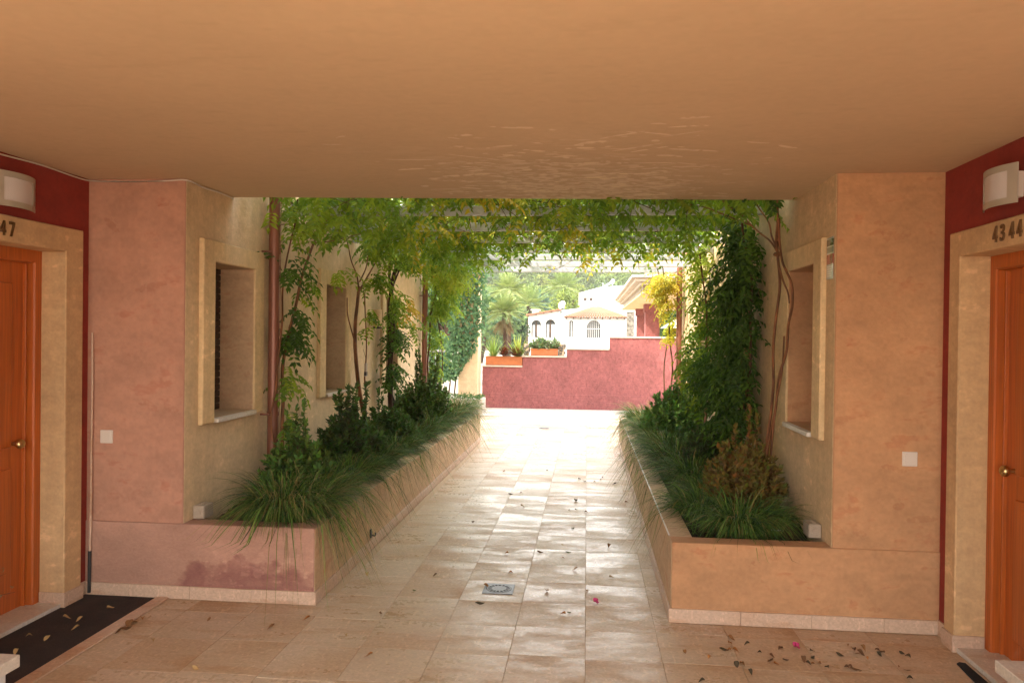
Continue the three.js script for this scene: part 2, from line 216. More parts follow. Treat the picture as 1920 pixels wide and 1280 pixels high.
/* ---------- ground and paving ---------- */
{
  const g = new THREE.PlaneGeometry(700, 700, 1, 1); g.rotateX(-Math.PI / 2); g.translate(0, -0.06, -150); uvm(g);
  single('ground', g, M.ground, 'pale ground beyond the paved passage', 'ground', [0, -0.06, 0], null, 'structure');
  const pave = single('pavement', slabY([[-14, -14], [14, -14], [14, 15.6], [-14, 15.6]], -0.05, -0.0035), M.mortar, 'cream stone tiled pavement running through the passage', 'pavement', [0, -0.05, 0], null, 'structure');
  const T = 0.395, S = 0.4, gap = 0.0008, h = 0.02, r = rng(4), variants = [];
  const tileGeo = (ox, oy) => {
    const a = T / 2 - gap, c = S / 2 - gap, b = 0.0013, P = [[-a, -h, -c], [a, -h, -c], [a, -h, c], [-a, -h, c], [-a, -b, -c], [a, -b, -c], [a, -b, c], [-a, -b, c], [-a + b, 0, -c + b], [a - b, 0, -c + b], [a - b, 0, c - b], [-a + b, 0, c - b]];
    const q = [[11, 10, 9, 8], [7, 6, 10, 11], [6, 5, 9, 10], [5, 4, 8, 9], [4, 7, 11, 8], [3, 2, 6, 7], [2, 1, 5, 6], [1, 0, 4, 5], [0, 3, 7, 4]], pos = [];
    for (const [i, j, k, l] of q) for (const n of [i, j, k, i, k, l]) pos.push(...P[n]);
    const g = new THREE.BufferGeometry(); g.setAttribute('position', new THREE.Float32BufferAttribute(pos, 3)); g.computeVertexNormals(); return uvm(g, ox, oy);
  };
  for (let k = 0; k < 24; k++) variants.push(tileGeo((k % 6) * T + r() * 0.05, Math.floor(k / 6) * 0.6 + r() * 0.1));
  const tones = [0, 1, 2, 3].map(k => { const m = M.tile.clone(); const t = [1, 0.99, 1.01, 0.995][k], w = [1, 0.99, 1, 0.98][k]; m.color = C(0.74 * t, 0.58 * t * (0.5 + w / 2), 0.41 * t * w); return m; });
  for (let row = -9; row < 29; row++) for (let col = -9; col < 9; col++) {
    const x = 0.01 + (col + 0.5) * T, d = 4.36 + (row + 0.5) * S + (col % 2 ? 0.012 : -0.008); let n = 0;
    const inFront = d < 4.9 && d > 2.3 && x > -3.1 && x < 2.2, mid = d >= 4.9 && d < 12 && x > -1.75 && x < 0.65, far = d >= 12 && d < 15.45 && x > -2.4 && x < 1.9;
    if (!inFront && !mid && !far) continue;
    const m = new THREE.Mesh(variants[Math.floor(r() * 24)], tones[Math.floor(r() * 4)]); m.name = 'tile'; m.position.set(x, 0.05 + (r() - 0.5) * 0.0012, -d); m.rotation.set((r() - 0.5) * 0.0007, 0, (r() - 0.5) * 0.0007); m.castShadow = m.receiveShadow = true; pave.add(m);
  }
  const plain = part(pave, 'plain_paving', merge([slabY([[-13.9, -13.9], [13.9, -13.9], [13.9, 2.2], [-13.9, 2.2]], -0.004, 0.0), slabY([[-12, 12.05], [-2.75, 12.05], [-2.75, 15.55], [-12, 15.55]], -0.004, 0), slabY([[2.15, 12.05], [12, 12.05], [12, 15.55], [2.15, 15.55]], -0.004, 0)]), M.tile); plain.userData.kind = 'stuff';
  single('kerb', slabY([[-2.6, 15.58], [9, 15.58], [9, 17.3], [-2.6, 17.3]], -0.05, 0.03, 0.006), M.stoneTrim, 'pale stone kerb strip at the foot of the red end wall', 'kerb', [0, -0.05, 15.58], null, 'structure');
}

/* ---------- the two houses either side and the storey bridging them ---------- */
{
  // the slab over the passage and the storey above it
  const up = thing('upper_storey', 'tan plastered ceiling slab bridging the passage between both houses', 'ceiling', [0, 2.61, 0]);
  part(up, 'ceiling', slabY([[-9, -0.25], [9, -0.25], [9, 5.86], [-9, 4.82]], 2.61, 2.86, 0.006), M.ceil);
  part(up, 'upper_wall', slabY([[-9, -0.2], [8.9, -0.2], [8.9, 5.82], [-9, 4.79]], 2.86, 6.4), M.cream);
}
const WIN = [0, 1, 2].map(k => 4.88 + 2.18 * k);
function house(side) {
  const L = side < 0, wx = L ? -2.49 : 1.41, ex = L ? -3.13 : 2.0, s = side;
  const X = (a, b) => a < b ? [a, b] : [b, a];
  const t = thing('apartment_house', L ? 'house with pink front pier and cream window wall behind the longer planter' : 'house with tan front pier and cream window wall behind the yellowing vines', 'building', [wx, 0, 4.55]);
  // long wall with window openings
  const sh = rectPath(4.554, 11.75, 0, 2.75, THREE.Shape); for (const w of WIN) sh.holes.push(rectPath(w, w + 0.61, 1.075, 2.13));
  part(t, 'wall', slabX(sh, ...X(wx, wx + s * 0.24)), L ? M.cream : M.creamWarm);
  part(t, 'coping', box(...X(wx - s * 0.03, wx + s * 0.27), 2.752, 2.81, 5.95, 11.78, 0.01), M.trim);
  part(t, 'core', box(...X(wx + s * 0.29, wx + s * 6.2), -0.04, 2.74, 4.75, 11.7, 0), M.creamWarm);
  if (L) part(t, 'added_shade_storey', box(-9, -3.5, 2.741, 5.4, 4.9, 11.6, 0.01), M.cream);  // unseen storey, added and sized to keep sun off the path floor
  part(t, 'pier', box(...X(wx + s * 0.002, ex + s * 0.02), 0, 2.62, 4.55, 4.6, 0.006), L ? M.pink : M.tan);
  WIN.forEach((w, k) => {
    const fr = rectPath(w - 0.16, w + 0.77, 1.06, 2.265, THREE.Shape); fr.holes.push(rectPath(w + 0.002, w + 0.608, 1.05 + 0.001, 2.128));
    const outer = new THREE.Shape([[w - 0.16, 1.06], [w + 0.002, 1.06], [w + 0.002, 2.128], [w + 0.608, 2.128], [w + 0.608, 1.06], [w + 0.77, 1.06], [w + 0.77, 2.265], [w - 0.16, 2.265]].map(p => new THREE.Vector2(...p)));
    const win = part(t, 'window', slabX(outer, ...X(wx - s * 0.032, wx + s * 0.02), 0.006), M.trim);
    part(win, 'window_reveal', slabX((() => { const q = rectPath(w - 0.01, w + 0.62, 1.07, 2.14, THREE.Shape); q.holes.push(rectPath(w + 0.004, w + 0.606, 1.09, 2.126)); return q; })(), ...X(wx - s * 0.02, wx + s * 0.25), 0.003), k ? M.ledge : (L ? M.ledge : M.tan));
    part(win, 'window_sill', box(...X(wx - s * 0.055, wx + s * 0.24), 1.058, 1.088, w + 0.006, w + 0.604, 0.004), M.marble);
    const slat = box(...X(wx + s * 0.232, wx + s * 0.25), 0, 0.044, w + 0.005, w + 0.605, 0.007);
    for (let n = 0; n < 22; n++) part(win, 'shutter_slat', slat.clone().translate(0, 1.09 + n * 0.0475, 0), M.shutter);
    part(win, 'shutter_box', box(...X(wx + s * 0.251, wx + s * 0.285), 1.05, 2.2, w - 0.04, w + 0.65, 0), M.shutter);
  });
  // red entrance wall with its door
  const d0 = 3.33, d1 = 4.30, top = L ? 2.13 : 2.11, out = L ? 4.46 : 4.42, otop = L ? 2.274 : 2.245;
  const es = rectPath(-0.22, 4.56, 0, 2.62, THREE.Shape); es.holes.push(rectPath(d0 - 0.03, d1 + 0.03, -0.01 + 0.011, top + 0.03));
  part(t, 'entrance_wall', slabX(es, ...X(ex, ex + s * 0.26), 0), M.red);
  part(t, 'backing_wall', box(...X(ex + s * 0.4, ex + s * 3), 0, 2.6, -0.22, 4.56, 0), M.cream);
  const sur = new THREE.Shape([[d0 - 0.15, 0], [d0, 0], [d0, top], [d1, top], [d1, 0], [out, 0], [out, otop], [d0 - 0.15, otop]].map(p => new THREE.Vector2(...p)));
  part(t, 'door_surround', slabX(sur, ...X(ex - s * 0.03, ex + s * 0.135), 0.006), M.doorTrim);
  const fs = new THREE.Shape([[d0 - 0.02, 0], [d0 + 0.06, 0], [d0 + 0.06, top - 0.075], [d1 - 0.06, top - 0.075], [d1 - 0.06, 0], [d1 + 0.02, 0], [d1 + 0.02, top + 0.02], [d0 - 0.02, top + 0.02]].map(p => new THREE.Vector2(...p)));
  const door = part(t, 'door', box(...X(ex + s * 0.185, ex + s * 0.235), 0.01, top - 0.07, d0 + 0.05, d1 - 0.05, 0.004), M.wood);
  part(door, 'door_frame', slabX(fs, ...X(ex + s * 0.125, ex + s * 0.23), 0.008), M.wood);
  for (const [a, b] of [[0.14, 0.86], [0.98, top - 0.2]]) part(door, 'door_panel', box(...X(ex + s * 0.172, ex + s * 0.19), a, b, d0 + 0.17, d1 - 0.17, 0.008), M.wood);
  for (const dd of [d0 + 0.068, d1 - 0.078]) part(door, 'door_bead', box(...X(ex + s * 0.165, ex + s * 0.19), 0.012, top - 0.08, dd, dd + 0.012, 0.004), M.wood);
  const kn = new THREE.SphereGeometry(0.03, 16, 12); kn.scale(0.8, 1, 1); kn.translate(ex + s * 0.13, 1.0, -(d1 - 0.16)); const neck = new THREE.CylinderGeometry(0.012, 0.014, 0.05, 10); neck.rotateZ(Math.PI / 2); neck.translate(ex + s * 0.16, 1.0, -(d1 - 0.16));
  part(door, 'door_knob', merge([kn, neck]), M.brass);
  part(t, 'threshold', box(...X(ex - s * 0.02, ex + s * 0.2), L ? 0.002 : 0.001, 0.03, d0 + 0.002, d1 - 0.002, 0.004), M.marble);
  // skirting at the foot of the jamb
  part(t, 'skirting_tile', box(...X(ex - s * 0.042, ex - s * 0.03), 0.003, 0.09, d1 - 0.004, out + 0.004, 0.002), M.skirt);
  part(t, 'skirting_tile', box(...X(ex - s * 0.044, ex + s * 0.12), 0.003, 0.092, d1 - 0.014, d1 - 0.002, 0.002), M.skirt);
  part(t, 'skirting_tile', box(...X(ex - s * 0.012, ex - s * 0.001), 0.003, 0.088, out + 0.006, 4.54, 0.002), M.skirt);
  return t;
}
const houseL = house(-1), houseR = house(1);

/* ---------- planters ---------- */
function planter(L) {
  const fx = L ? -1.64 : 0.505, wx = L ? -2.49 : 1.41, s = L ? -1 : 1, ox = L ? -3.13 : 2.0, end = 11.86, X = (a, b) => a < b ? [a, b] : [b, a];
  const t = thing('planter', L ? 'long raised planter with damp-stained pink front' : 'raised masonry planter with plain tan front', 'planter', [(fx + wx) / 2, 0, 4.55]);
  part(t, 'front_wall', box(...X(fx + s * 0.003, ox + s * 0.003), 0, 0.468, 4.54, 4.68, 0.008, 2), L ? M.stain : M.tan, L ? 'pink plaster with a dark damp stain' : undefined);
  part(t, 'side_wall', box(...X(fx, fx + s * 0.14), 0, 0.466, 4.544, end - 0.142, 0.008, 2), M.ledge);
  part(t, 'end_wall', box(...X(fx + s * 0.002, wx - s * 0.002), 0, 0.467, end - 0.14, end, 0.008, 2), M.ledge);
  if (!L) part(t, 'edge_trim', box(...X(fx - s * 0.0015, fx + s * 0.008), 0.4665, 0.4705, 4.7, end - 0.15, 0.001), M.plastic);
  const g = new THREE.PlaneGeometry(Math.abs(wx - fx) - 0.13, end - 4.8, 24, 160); g.rotateX(-Math.PI / 2); const p = g.attributes.position, r = rng(L ? 3 : 9);
  for (let i = 0; i < p.count; i++) p.setY(i, (r() - 0.5) * 0.03 + 0.03 * Math.sin(p.getZ(i) * 3)); g.translate((fx + wx + s * 0.13) / 2, 0.405, -(4.67 + end - 0.13) / 2); g.computeVertexNormals(); part(t, 'soil', uvm(g), M.soil);
  // skirting tiles
  const T = 0.398; let x = fx;
  while (Math.abs(ox - x) > 0.02) { const n = Math.abs(ox - x) < T ? ox - s * 0.002 : x + s * T; part(t, 'skirting_tile', box(...X(x - (x === fx ? s * 0.012 : 0), n - s * 0.0012), 0.002, 0.082 + 0.001 * (x === fx), 4.529, 4.541, 0.002), M.skirt); x = n; if (n === ox - s * 0.002) break; }
  let d = 4.545, k = 0; while (d < end - 0.05) { const e = Math.min(d + T, end); part(t, 'skirting_tile', box(...X(fx - s * (0.0115 + 0.001 * (k % 3)), fx - s * 0.0005), 0.002, 0.083 + 0.0015 * (k % 2), d, e - 0.0012, 0.002), M.skirt); d = e; k++; }
  return t;
}
planter(true); planter(false);

/* ---------- foliage builders ---------- */
class Leaves {
  constructor(seed) { this.p = []; this.c = []; this.r = rng(seed); }
  tri(a, b, c, col) { this.p.push(a.x, a.y, a.z, b.x, b.y, b.z, c.x, c.y, c.z); for (let i = 0; i < 3; i++) this.c.push(...col); }
  leaf(p, dir, nrm, len, wid, col, fold = 0.18) { // folded blade, four faces
    const sd = new THREE.Vector3().crossVectors(dir, nrm).normalize(), n = new THREE.Vector3().crossVectors(sd, dir).normalize();
    const at = (a, b, c) => p.clone().addScaledVector(dir, a * len).addScaledVector(sd, b * wid).addScaledVector(n, c * len);
    const m = at(0.45, 0, -fold * 0.5), l = at(0.42, -0.5, fold * 0.5), q = at(0.42, 0.5, fold * 0.5), t = at(1, 0, -fold * 0.9);
    this.tri(p, m, l, col); this.tri(p, q, m, col); this.tri(l, m, t, col); this.tri(m, q, t, col);
  }
  blade(pts, w, col) { // narrow strip
    let up = new THREE.Vector3(0, 1, 0), pl, pr;
    for (let i = 0; i < pts.length; i++) {
      const t = pts[Math.min(i + 1, pts.length - 1)].clone().sub(pts[Math.max(i - 1, 0)]), sd = new THREE.Vector3().crossVectors(t, this.side || up).normalize(), k = w * (1 - Math.pow(i / (pts.length - 1), 2)) * 0.5;
      const l = pts[i].clone().addScaledVector(sd, -k), q = pts[i].clone().addScaledVector(sd, k);
      if (i) { this.tri(pl, pr, q, col); if (i < pts.length - 1) this.tri(pl, q, l, col); } pl = l; pr = q;
    }
  }
  vec() { const r = this.r; for (;;) { const v = new THREE.Vector3(r() * 2 - 1, r() * 2 - 1, r() * 2 - 1), l = v.length(); if (l > 0.1 && l < 1) return v.divideScalar(l); } }
  pinnate(p, dir, L, pairs, ll, col, droop = 0.5) { // compound leaf
    const r = this.r, d = dir.clone().normalize(); let q = p.clone(); const st = L / (pairs + 0.6);
    for (let i = 0; i <= pairs; i++) {
      d.y -= droop / pairs * (0.6 + 0.6 * r()); d.normalize(); const nq = q.clone().addScaledVector(d, st), sd = new THREE.Vector3().crossVectors(d, new THREE.Vector3(0, 1, 0.02)).normalize(), n = new THREE.Vector3().crossVectors(sd, d).normalize();
      if (!isFinite(sd.x) || sd.lengthSq() < 0.5) sd.set(1, 0, 0);
      const k = 0.85 + 0.3 * r(), cc = [col[0] * k, col[1] * k, col[2] * k], sz = ll * (0.75 + 0.35 * Math.sin(Math.PI * (i + 1) / (pairs + 2))) * (0.85 + 0.3 * r());
      if (i < pairs) { for (const sg of [-1, 1]) if (r() > 0.05) this.leaf(nq, sd.clone().multiplyScalar(sg).addScaledVector(d, 0.55).addScaledVector(n, -0.25 + 0.3 * (r() - 0.5)).normalize(), n, sz, sz * 0.5, cc); }
      else this.leaf(nq, d, n, sz * 1.15, sz * 0.52, cc);
      if (i > 0 || pairs < 3) { const w = sd.clone().multiplyScalar(0.0012); this.tri(q.clone().add(w), q.clone().sub(w), nq, [col[0] * 1.2, col[1] * 0.8, col[2]]); } q = nq;
    }
  }
  geo() { const g = new THREE.BufferGeometry(); g.setAttribute('position', new THREE.Float32BufferAttribute(this.p, 3)); g.setAttribute('color', new THREE.Float32BufferAttribute(this.c, 3)); g.computeVertexNormals(); return g; }
}
const mixc = (a, b, t) => a.map((v, i) => lerp(v, b[i], t));
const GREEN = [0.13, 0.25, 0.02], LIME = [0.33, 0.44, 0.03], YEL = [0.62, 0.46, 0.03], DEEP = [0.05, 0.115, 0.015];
function foliage(parent, name, lv, mat = M.leaf) { const m = part(parent, name, lv.geo(), mat); m.userData.kind = 'stuff'; return m; }

/* clump of arching ornamental grass; keep is a function that lifts blades clear of the planter's rim */
function grassClump(label, x, d, y, n, L, lean, seed, dry = 0.1, rim, group = 'ornamental grass clumps in the planters') {
  const t = thing('grass_clump', label, 'grass', [x, y, d], group), lv = new Leaves(seed), r = lv.r;
  for (let i = 0; i < n * 2.4; i++) {
    const a = r() * Math.PI * 2, rr = Math.sqrt(r()) * 0.11, out = new THREE.Vector3(Math.cos(a) + lean[0] * 0.9, 0, Math.sin(a) - lean[1] * 0.9), sp = out.length() || 1; out.normalize();
    const lg = r() < 0.14, len = L * (lg ? 0.9 + 0.35 * r() : 0.48 + 0.42 * r()), up = lg ? 1.0 + 0.4 * r() : 1.1 + 0.45 * r(), ho = (0.3 + 0.7 * r()) * Math.min(1.2, sp), gr = lg ? 1.45 + 0.5 * r() : 0.7 + 0.65 * r(), pts = [];
    const b = V(x + Math.cos(a) * rr, y, d); b.z += Math.sin(a) * rr;
    for (let k = 0; k <= 7; k++) {
      const u = k / 7, q = b.clone().addScaledVector(out, len * ho * (u * 0.55 + u * u * 0.35)); q.y += len * (up * u - gr * u * u); q.x += (r() - 0.5) * 0.008; q.z += (r() - 0.5) * 0.008;
      if (rim) rim(q); pts.push(q);
    }
    const dr = r() < dry, c = dr ? mixc([0.36, 0.27, 0.10], [0.22, 0.20, 0.06], r()) : mixc([0.022, 0.065, 0.014], [0.19, 0.32, 0.055], Math.pow(r(), 1.7));
    lv.side = new THREE.Vector3(out.z, 0.25 * (r() - 0.5), -out.x).cross(out).addScaledVector(lv.vec(), 0.5); lv.blade(pts, 0.0055 + 0.007 * r() * r(), c);
  }
  foliage(t, 'blades', lv, M.leafDull); return t;
}
/* leafy shrub: many shoots carrying leaf pairs */
function shrub(label, x, d, y, rx, h, shoots, seed, cols, leafL = 0.034, tall = 0, group = 'shrubs in the planters') {
  const t = thing('shrub', label, 'shrub', [x, y, d], group), lv = new Leaves(seed), r = lv.r, st = [];
  for (let i = 0; i < shoots; i++) {
    const e = i < tall, a = r() * Math.PI * 2, q = Math.sqrt(r()), ry = Math.pow(1 - q * q * 0.92, 0.5), hh = e ? h * (1.15 + 0.4 * r()) : h * ry * (0.6 + 0.45 * r()), o = e ? 0.45 * q : q;
    const tip = V(x + Math.cos(a) * rx * o, y + hh + 0.02, d); tip.z += Math.sin(a) * rx * o; const b = V(x + (r() - 0.5) * 0.1, y, d); b.z += (r() - 0.5) * 0.1;
    const mid = b.clone().lerp(tip, 0.5); mid.x += Math.cos(a) * rx * o * 0.22; mid.z += Math.sin(a) * rx * o * 0.22; const c = new THREE.QuadraticBezierCurve3(b, mid, tip); if (i % 3 === 0 || e) st.push(tube([b, c.getPoint(0.5), tip], 0.005, 0.0015, 4, 5));
    const len = c.getLength(), n = Math.max(5, Math.round(len / 0.017)), base = mixc(cols[0], cols[1], r());
    for (let k = 0; k < n; k++) { const u = lerp(0.25, 1, (k + r()) / n), p = c.getPoint(u), tg = c.getTangent(u); for (let z = 0; z < 2; z++) { const v = lv.vec().addScaledVector(tg, 0.7 + (u > 0.93 ? 0.8 : 0)).normalize(), nn = new THREE.Vector3(0, 1, 0).addScaledVector(lv.vec(), 0.6).normalize(), s = leafL * (0.7 + 0.55 * r()), cc = mixc(base, cols[2] || cols[1], u > 0.85 ? r() * 0.7 : 0).map(w => w * (0.85 + 0.6 * r())); lv.leaf(p, v, nn, s, s * 0.62, cc, 0.12); } }
  }
  part(t, 'branches', merge(st), M.barkDark).userData.kind = 'stuff'; foliage(t, 'foliage', lv, M.leafDull); return t;
}
/* climbing vine: woody strands and compound leaves in blobs round given points */
function vine(name, label, at, strands, blobs, seed, mat = M.bark, cat = 'vine', group = 'climbing vines on the house walls') {
  const t = thing(name, label, cat, at, group), lv = new Leaves(seed), r = lv.r;
  strands.forEach(([r0, r1, ...pts]) => { const p = pts.map(q => V(...q)), w = []; p.forEach((q, i) => { w.push(q); if (i < p.length - 1) { const m = q.clone().lerp(p[i + 1], 0.5); m.x += (r() - 0.5) * 0.035; m.z += (r() - 0.5) * 0.06; w.push(m); } }); part(t, 'stem', tube(w, r0, r1, 7), mat); });
  for (const [x, y, d, sx, sy, sd, n, c0, c1, L = 0.21, ll = 0.06] of blobs) for (let i = 0; i < n; i++) {
    const v = lv.vec().multiplyScalar(Math.cbrt(r())), p = V(x + v.x * sx, y + v.y * sy, d + v.z * sd), dir = lv.vec(); dir.y = dir.y * 0.4 - 0.15; dir.x += at[0] < 0 ? 0.5 : -0.5;
    lv.pinnate(p, dir.normalize(), L * (0.7 + 0.5 * r()), 4 + Math.floor(r() * 2), ll, mixc(c0, c1, Math.pow(r(), 1.4)), 0.9);
  }
  if (lv.p.length) foliage(t, 'foliage', lv); return t;
}

/* ---------- planting in the longer planter ---------- */
const rimL = q => { if (q.x < -1.60 && q.x > -1.82 && -q.z > 4.5) q.y = Math.max(q.y, 0.478); if (-q.z < 4.70 && -q.z > 4.50 && q.x < -1.60) q.y = Math.max(q.y, 0.478); if (q.x <= -1.82) q.y = Math.max(q.y, 0.40); if (q.x > -1.60 && q.y < 0.47) q.x = Math.max(q.x, -1.605); if (-q.z <= 4.5 && q.y < 0.47) q.z = Math.max(q.z, -4.515); };
const rimR = q => { if (q.x > 0.465 && q.x < 0.68 && -q.z > 4.5) q.y = Math.max(q.y, 0.478); if (-q.z < 4.70 && -q.z > 4.50 && q.x > 0.465) q.y = Math.max(q.y, 0.478); if (q.x >= 0.68) q.y = Math.max(q.y, 0.40); if (q.x < 0.465 && q.y < 0.47) q.x = Math.min(q.x, 0.47); if (-q.z <= 4.5 && q.y < 0.47) q.z = Math.max(q.z, -4.515); };
[[-2.0, 4.9, 800, 0.58, [0.25, -0.55], 0.22, 'large dark grass clump spilling over the stained planter corner'],
 [-1.84, 4.98, 420, 0.55, [0.6, -0.2], 0.25, 'grass tuft hanging over the planter side right at its corner'],
 [-1.90, 5.45, 430, 0.50, [0.55, -0.1], 0.15, 'grass clump just behind the corner clump, in front of the first shrub'],
 [-1.90, 6.15, 420, 0.48, [0.6, -0.15], 0.12, 'grass clump below the shrub with tall upright shoots'],
 [-1.92, 6.85, 420, 0.48, [0.55, 0], 0.12, 'grass clump between the two dark shrubs of the longer planter'],
 [-1.90, 7.65, 420, 0.48, [0.6, 0], 0.12, 'grass clump in front of the low rounded shrub'],
 [-1.90, 8.55, 420, 0.50, [0.6, 0], 0.15, 'grass clump midway along the longer planter beside bare ledge'],
 [-1.88, 9.45, 420, 0.52, [0.65, 0], 0.2, 'grass clump in front of the biggest shrub'],
 [-1.86, 10.35, 420, 0.54, [0.6, 0], 0.28, 'pale grass clump near the far end of the longer planter'],
 [-1.86, 11.2, 520, 0.60, [0.6, 0.2], 0.4, 'straw tinged grass clump at the far end overhanging the path']]
  .forEach(([x, d, n, L, lean, dry, lab], i) => grassClump(lab, x, d, 0.42, n, L, lean, 100 + i, dry, rimL));
shrub('leafy shrub behind the brown downpipe with a vine rising from it', -2.12, 5.5, 0.42, 0.29, 0.46, 130, 31, [[0.045, 0.075, 0.018], [0.085, 0.15, 0.028], [0.16, 0.26, 0.05]], 0.050, 6);
shrub('dark shrub with tall upright leafy shoots below the second window', -2.12, 6.75, 0.42, 0.34, 0.52, 140, 32, [[0.045, 0.05, 0.022], [0.06, 0.11, 0.025], [0.11, 0.19, 0.04]], 0.054, 10);
shrub('low rounded dark green shrub beside the thick vine trunk', -2.12, 8.1, 0.42, 0.36, 0.44, 150, 33, [[0.045, 0.07, 0.022], [0.07, 0.14, 0.03], [0.12, 0.2, 0.04]], 0.050, 3);
shrub('biggest and farthest shrub of the longer planter', -2.12, 9.9, 0.42, 0.42, 0.66, 230, 34, [[0.05, 0.075, 0.022], [0.10, 0.17, 0.035], [0.17, 0.25, 0.06]], 0.052, 8);
/* ---------- planting in the planter with the tan front ---------- */
[[0.98, 4.98, 420, 0.48, [-0.05, -0.6], 0.12, 'grass clump drooping over the tan planter front'],
 [1.14, 5.05, 160, 0.4, [0.1, -0.5], 0.1, 'thin grass tuft beside the black garden spotlight'],
 [0.78, 5.35, 300, 0.45, [-0.5, -0.2], 0.1, 'grass tuft leaning on the inner rim of the tan planter'],
 [0.92, 5.75, 380, 0.46, [-0.45, -0.2], 0.08, 'short dark grass clump beside the bronze shrub'],
 [0.86, 6.55, 460, 0.50, [-0.55, 0], 0.12, 'grass clump at the start of the green band along the pathway edge'],
 [0.82, 7.25, 480, 0.54, [-0.6, -0.1], 0.14, 'bright grass clump hanging over the path halfway along'],
 [0.82, 8.0, 480, 0.56, [-0.6, 0], 0.18, 'tall bright grass clump in front of the green bush'],
 [0.80, 8.8, 460, 0.54, [-0.6, 0], 0.22, 'grass clump below the far green bush'],
 [0.78, 9.7, 440, 0.54, [-0.6, 0], 0.28, 'sunlit grass clump near the far end of the shorter planting'],
 [0.78, 10.7, 460, 0.58, [-0.55, 0.2], 0.34, 'straw tipped grass clump at the far end beside the sunny wall']]
  .forEach(([x, d, n, L, lean, dry, lab], i) => grassClump(lab, x, d, 0.42, n, L, lean, 200 + i, dry, rimR));
shrub('bronze leaved shrub at the foot of the bare vine stems', 1.10, 5.5, 0.42, 0.29, 0.52, 220, 41, [[0.13, 0.075, 0.022], [0.22, 0.13, 0.03], [0.16, 0.17, 0.03]], 0.044, 3);
shrub('small dark shrub tucked under the dense vine curtain', 1.06, 6.85, 0.42, 0.24, 0.46, 130, 42, [[0.04, 0.055, 0.02], [0.07, 0.10, 0.03]], 0.036, 0);
shrub('green bush beyond the vine curtain beside the sunny wall', 1.02, 8.9, 0.42, 0.42, 0.64, 260, 43, [[0.05, 0.10, 0.028], [0.10, 0.19, 0.04], [0.17, 0.29, 0.06]], 0.052, 4);

/* ---------- vines ---------- */
vine('climbing_vine', 'climbing vine with two dark stems right beside the brown downpipe', [-2.38, 0.42, 5.75],
  [[0.016, 0.009, [-2.33, 0.42, 5.75], [-2.36, 0.95, 5.78], [-2.38, 1.35, 5.82], [-2.37, 1.7, 5.95], [-2.35, 2.1, 6.12], [-2.32, 2.45, 6.35], [-2.22, 2.75, 6.5]],
   [0.010, 0.006, [-2.36, 0.42, 5.70], [-2.40, 1.0, 5.66], [-2.37, 1.5, 5.72], [-2.40, 2.0, 5.86], [-2.36, 2.4, 5.92], [-2.3, 2.72, 5.9]],
   [0.006, 0.003, [-2.33, 2.42, 6.3], [-2.2, 2.5, 6.65], [-2.1, 2.6, 7.0]], [0.006, 0.003, [-2.35, 2.42, 6.28], [-2.36, 2.55, 6.0], [-2.4, 2.5, 5.8], [-2.4, 2.3, 5.72]]],
  [[-2.33, 2.58, 5.95, 0.1, 0.16, 0.22, 24, GREEN, LIME], [-2.36, 2.2, 5.85, 0.08, 0.16, 0.12, 16, DEEP, GREEN], [-2.35, 1.72, 5.96, 0.08, 0.20, 0.13, 30, DEEP, GREEN], [-2.35, 2.1, 6.22, 0.06, 0.2, 0.06, 8, GREEN, LIME], [-2.36, 1.33, 5.85, 0.07, 0.18, 0.08, 12, GREEN, LIME], [-2.35, 1.0, 5.85, 0.05, 0.1, 0.08, 8, GREEN, LIME]], 61, M.barkRed);
vine('climbing_vine', 'vine with bare orange brown stem beside the second window', [-2.36, 0.42, 7.9],
  [[0.026, 0.016, [-2.32, 0.42, 8.1], [-2.37, 0.8, 8.02], [-2.38, 1.3, 7.78], [-2.38, 1.8, 7.72], [-2.36, 2.15, 7.76]],
   [0.010, 0.006, [-2.36, 0.75, 8.03], [-2.36, 1.2, 8.0], [-2.38, 1.6, 8.12], [-2.37, 2.1, 8.0]], [0.008, 0.005, [-2.38, 1.55, 7.73], [-2.40, 1.85, 7.52], [-2.4, 2.02, 7.5]],
   [0.010, 0.004, [-2.36, 2.1, 7.76], [-2.3, 2.4, 8.1], [-2.2, 2.75, 8.5]], [0.009, 0.004, [-2.36, 2.1, 7.76], [-2.38, 2.4, 7.55], [-2.36, 2.7, 7.15]], [0.008, 0.004, [-2.36, 2.2, 7.78], [-2.3, 2.5, 7.9], [-2.1, 2.75, 7.8]]],
  [[-2.3, 2.26, 8.15, 0.08, 0.1, 0.26, 26, GREEN, LIME], [-2.28, 2.6, 8.0, 0.12, 0.12, 0.45, 34, GREEN, LIME], [-2.36, 2.28, 7.2, 0.06, 0.06, 0.15, 7, LIME, LIME], [-2.34, 1.8, 8.1, 0.05, 0.2, 0.1, 10, GREEN, LIME]], 62, M.barkRed);
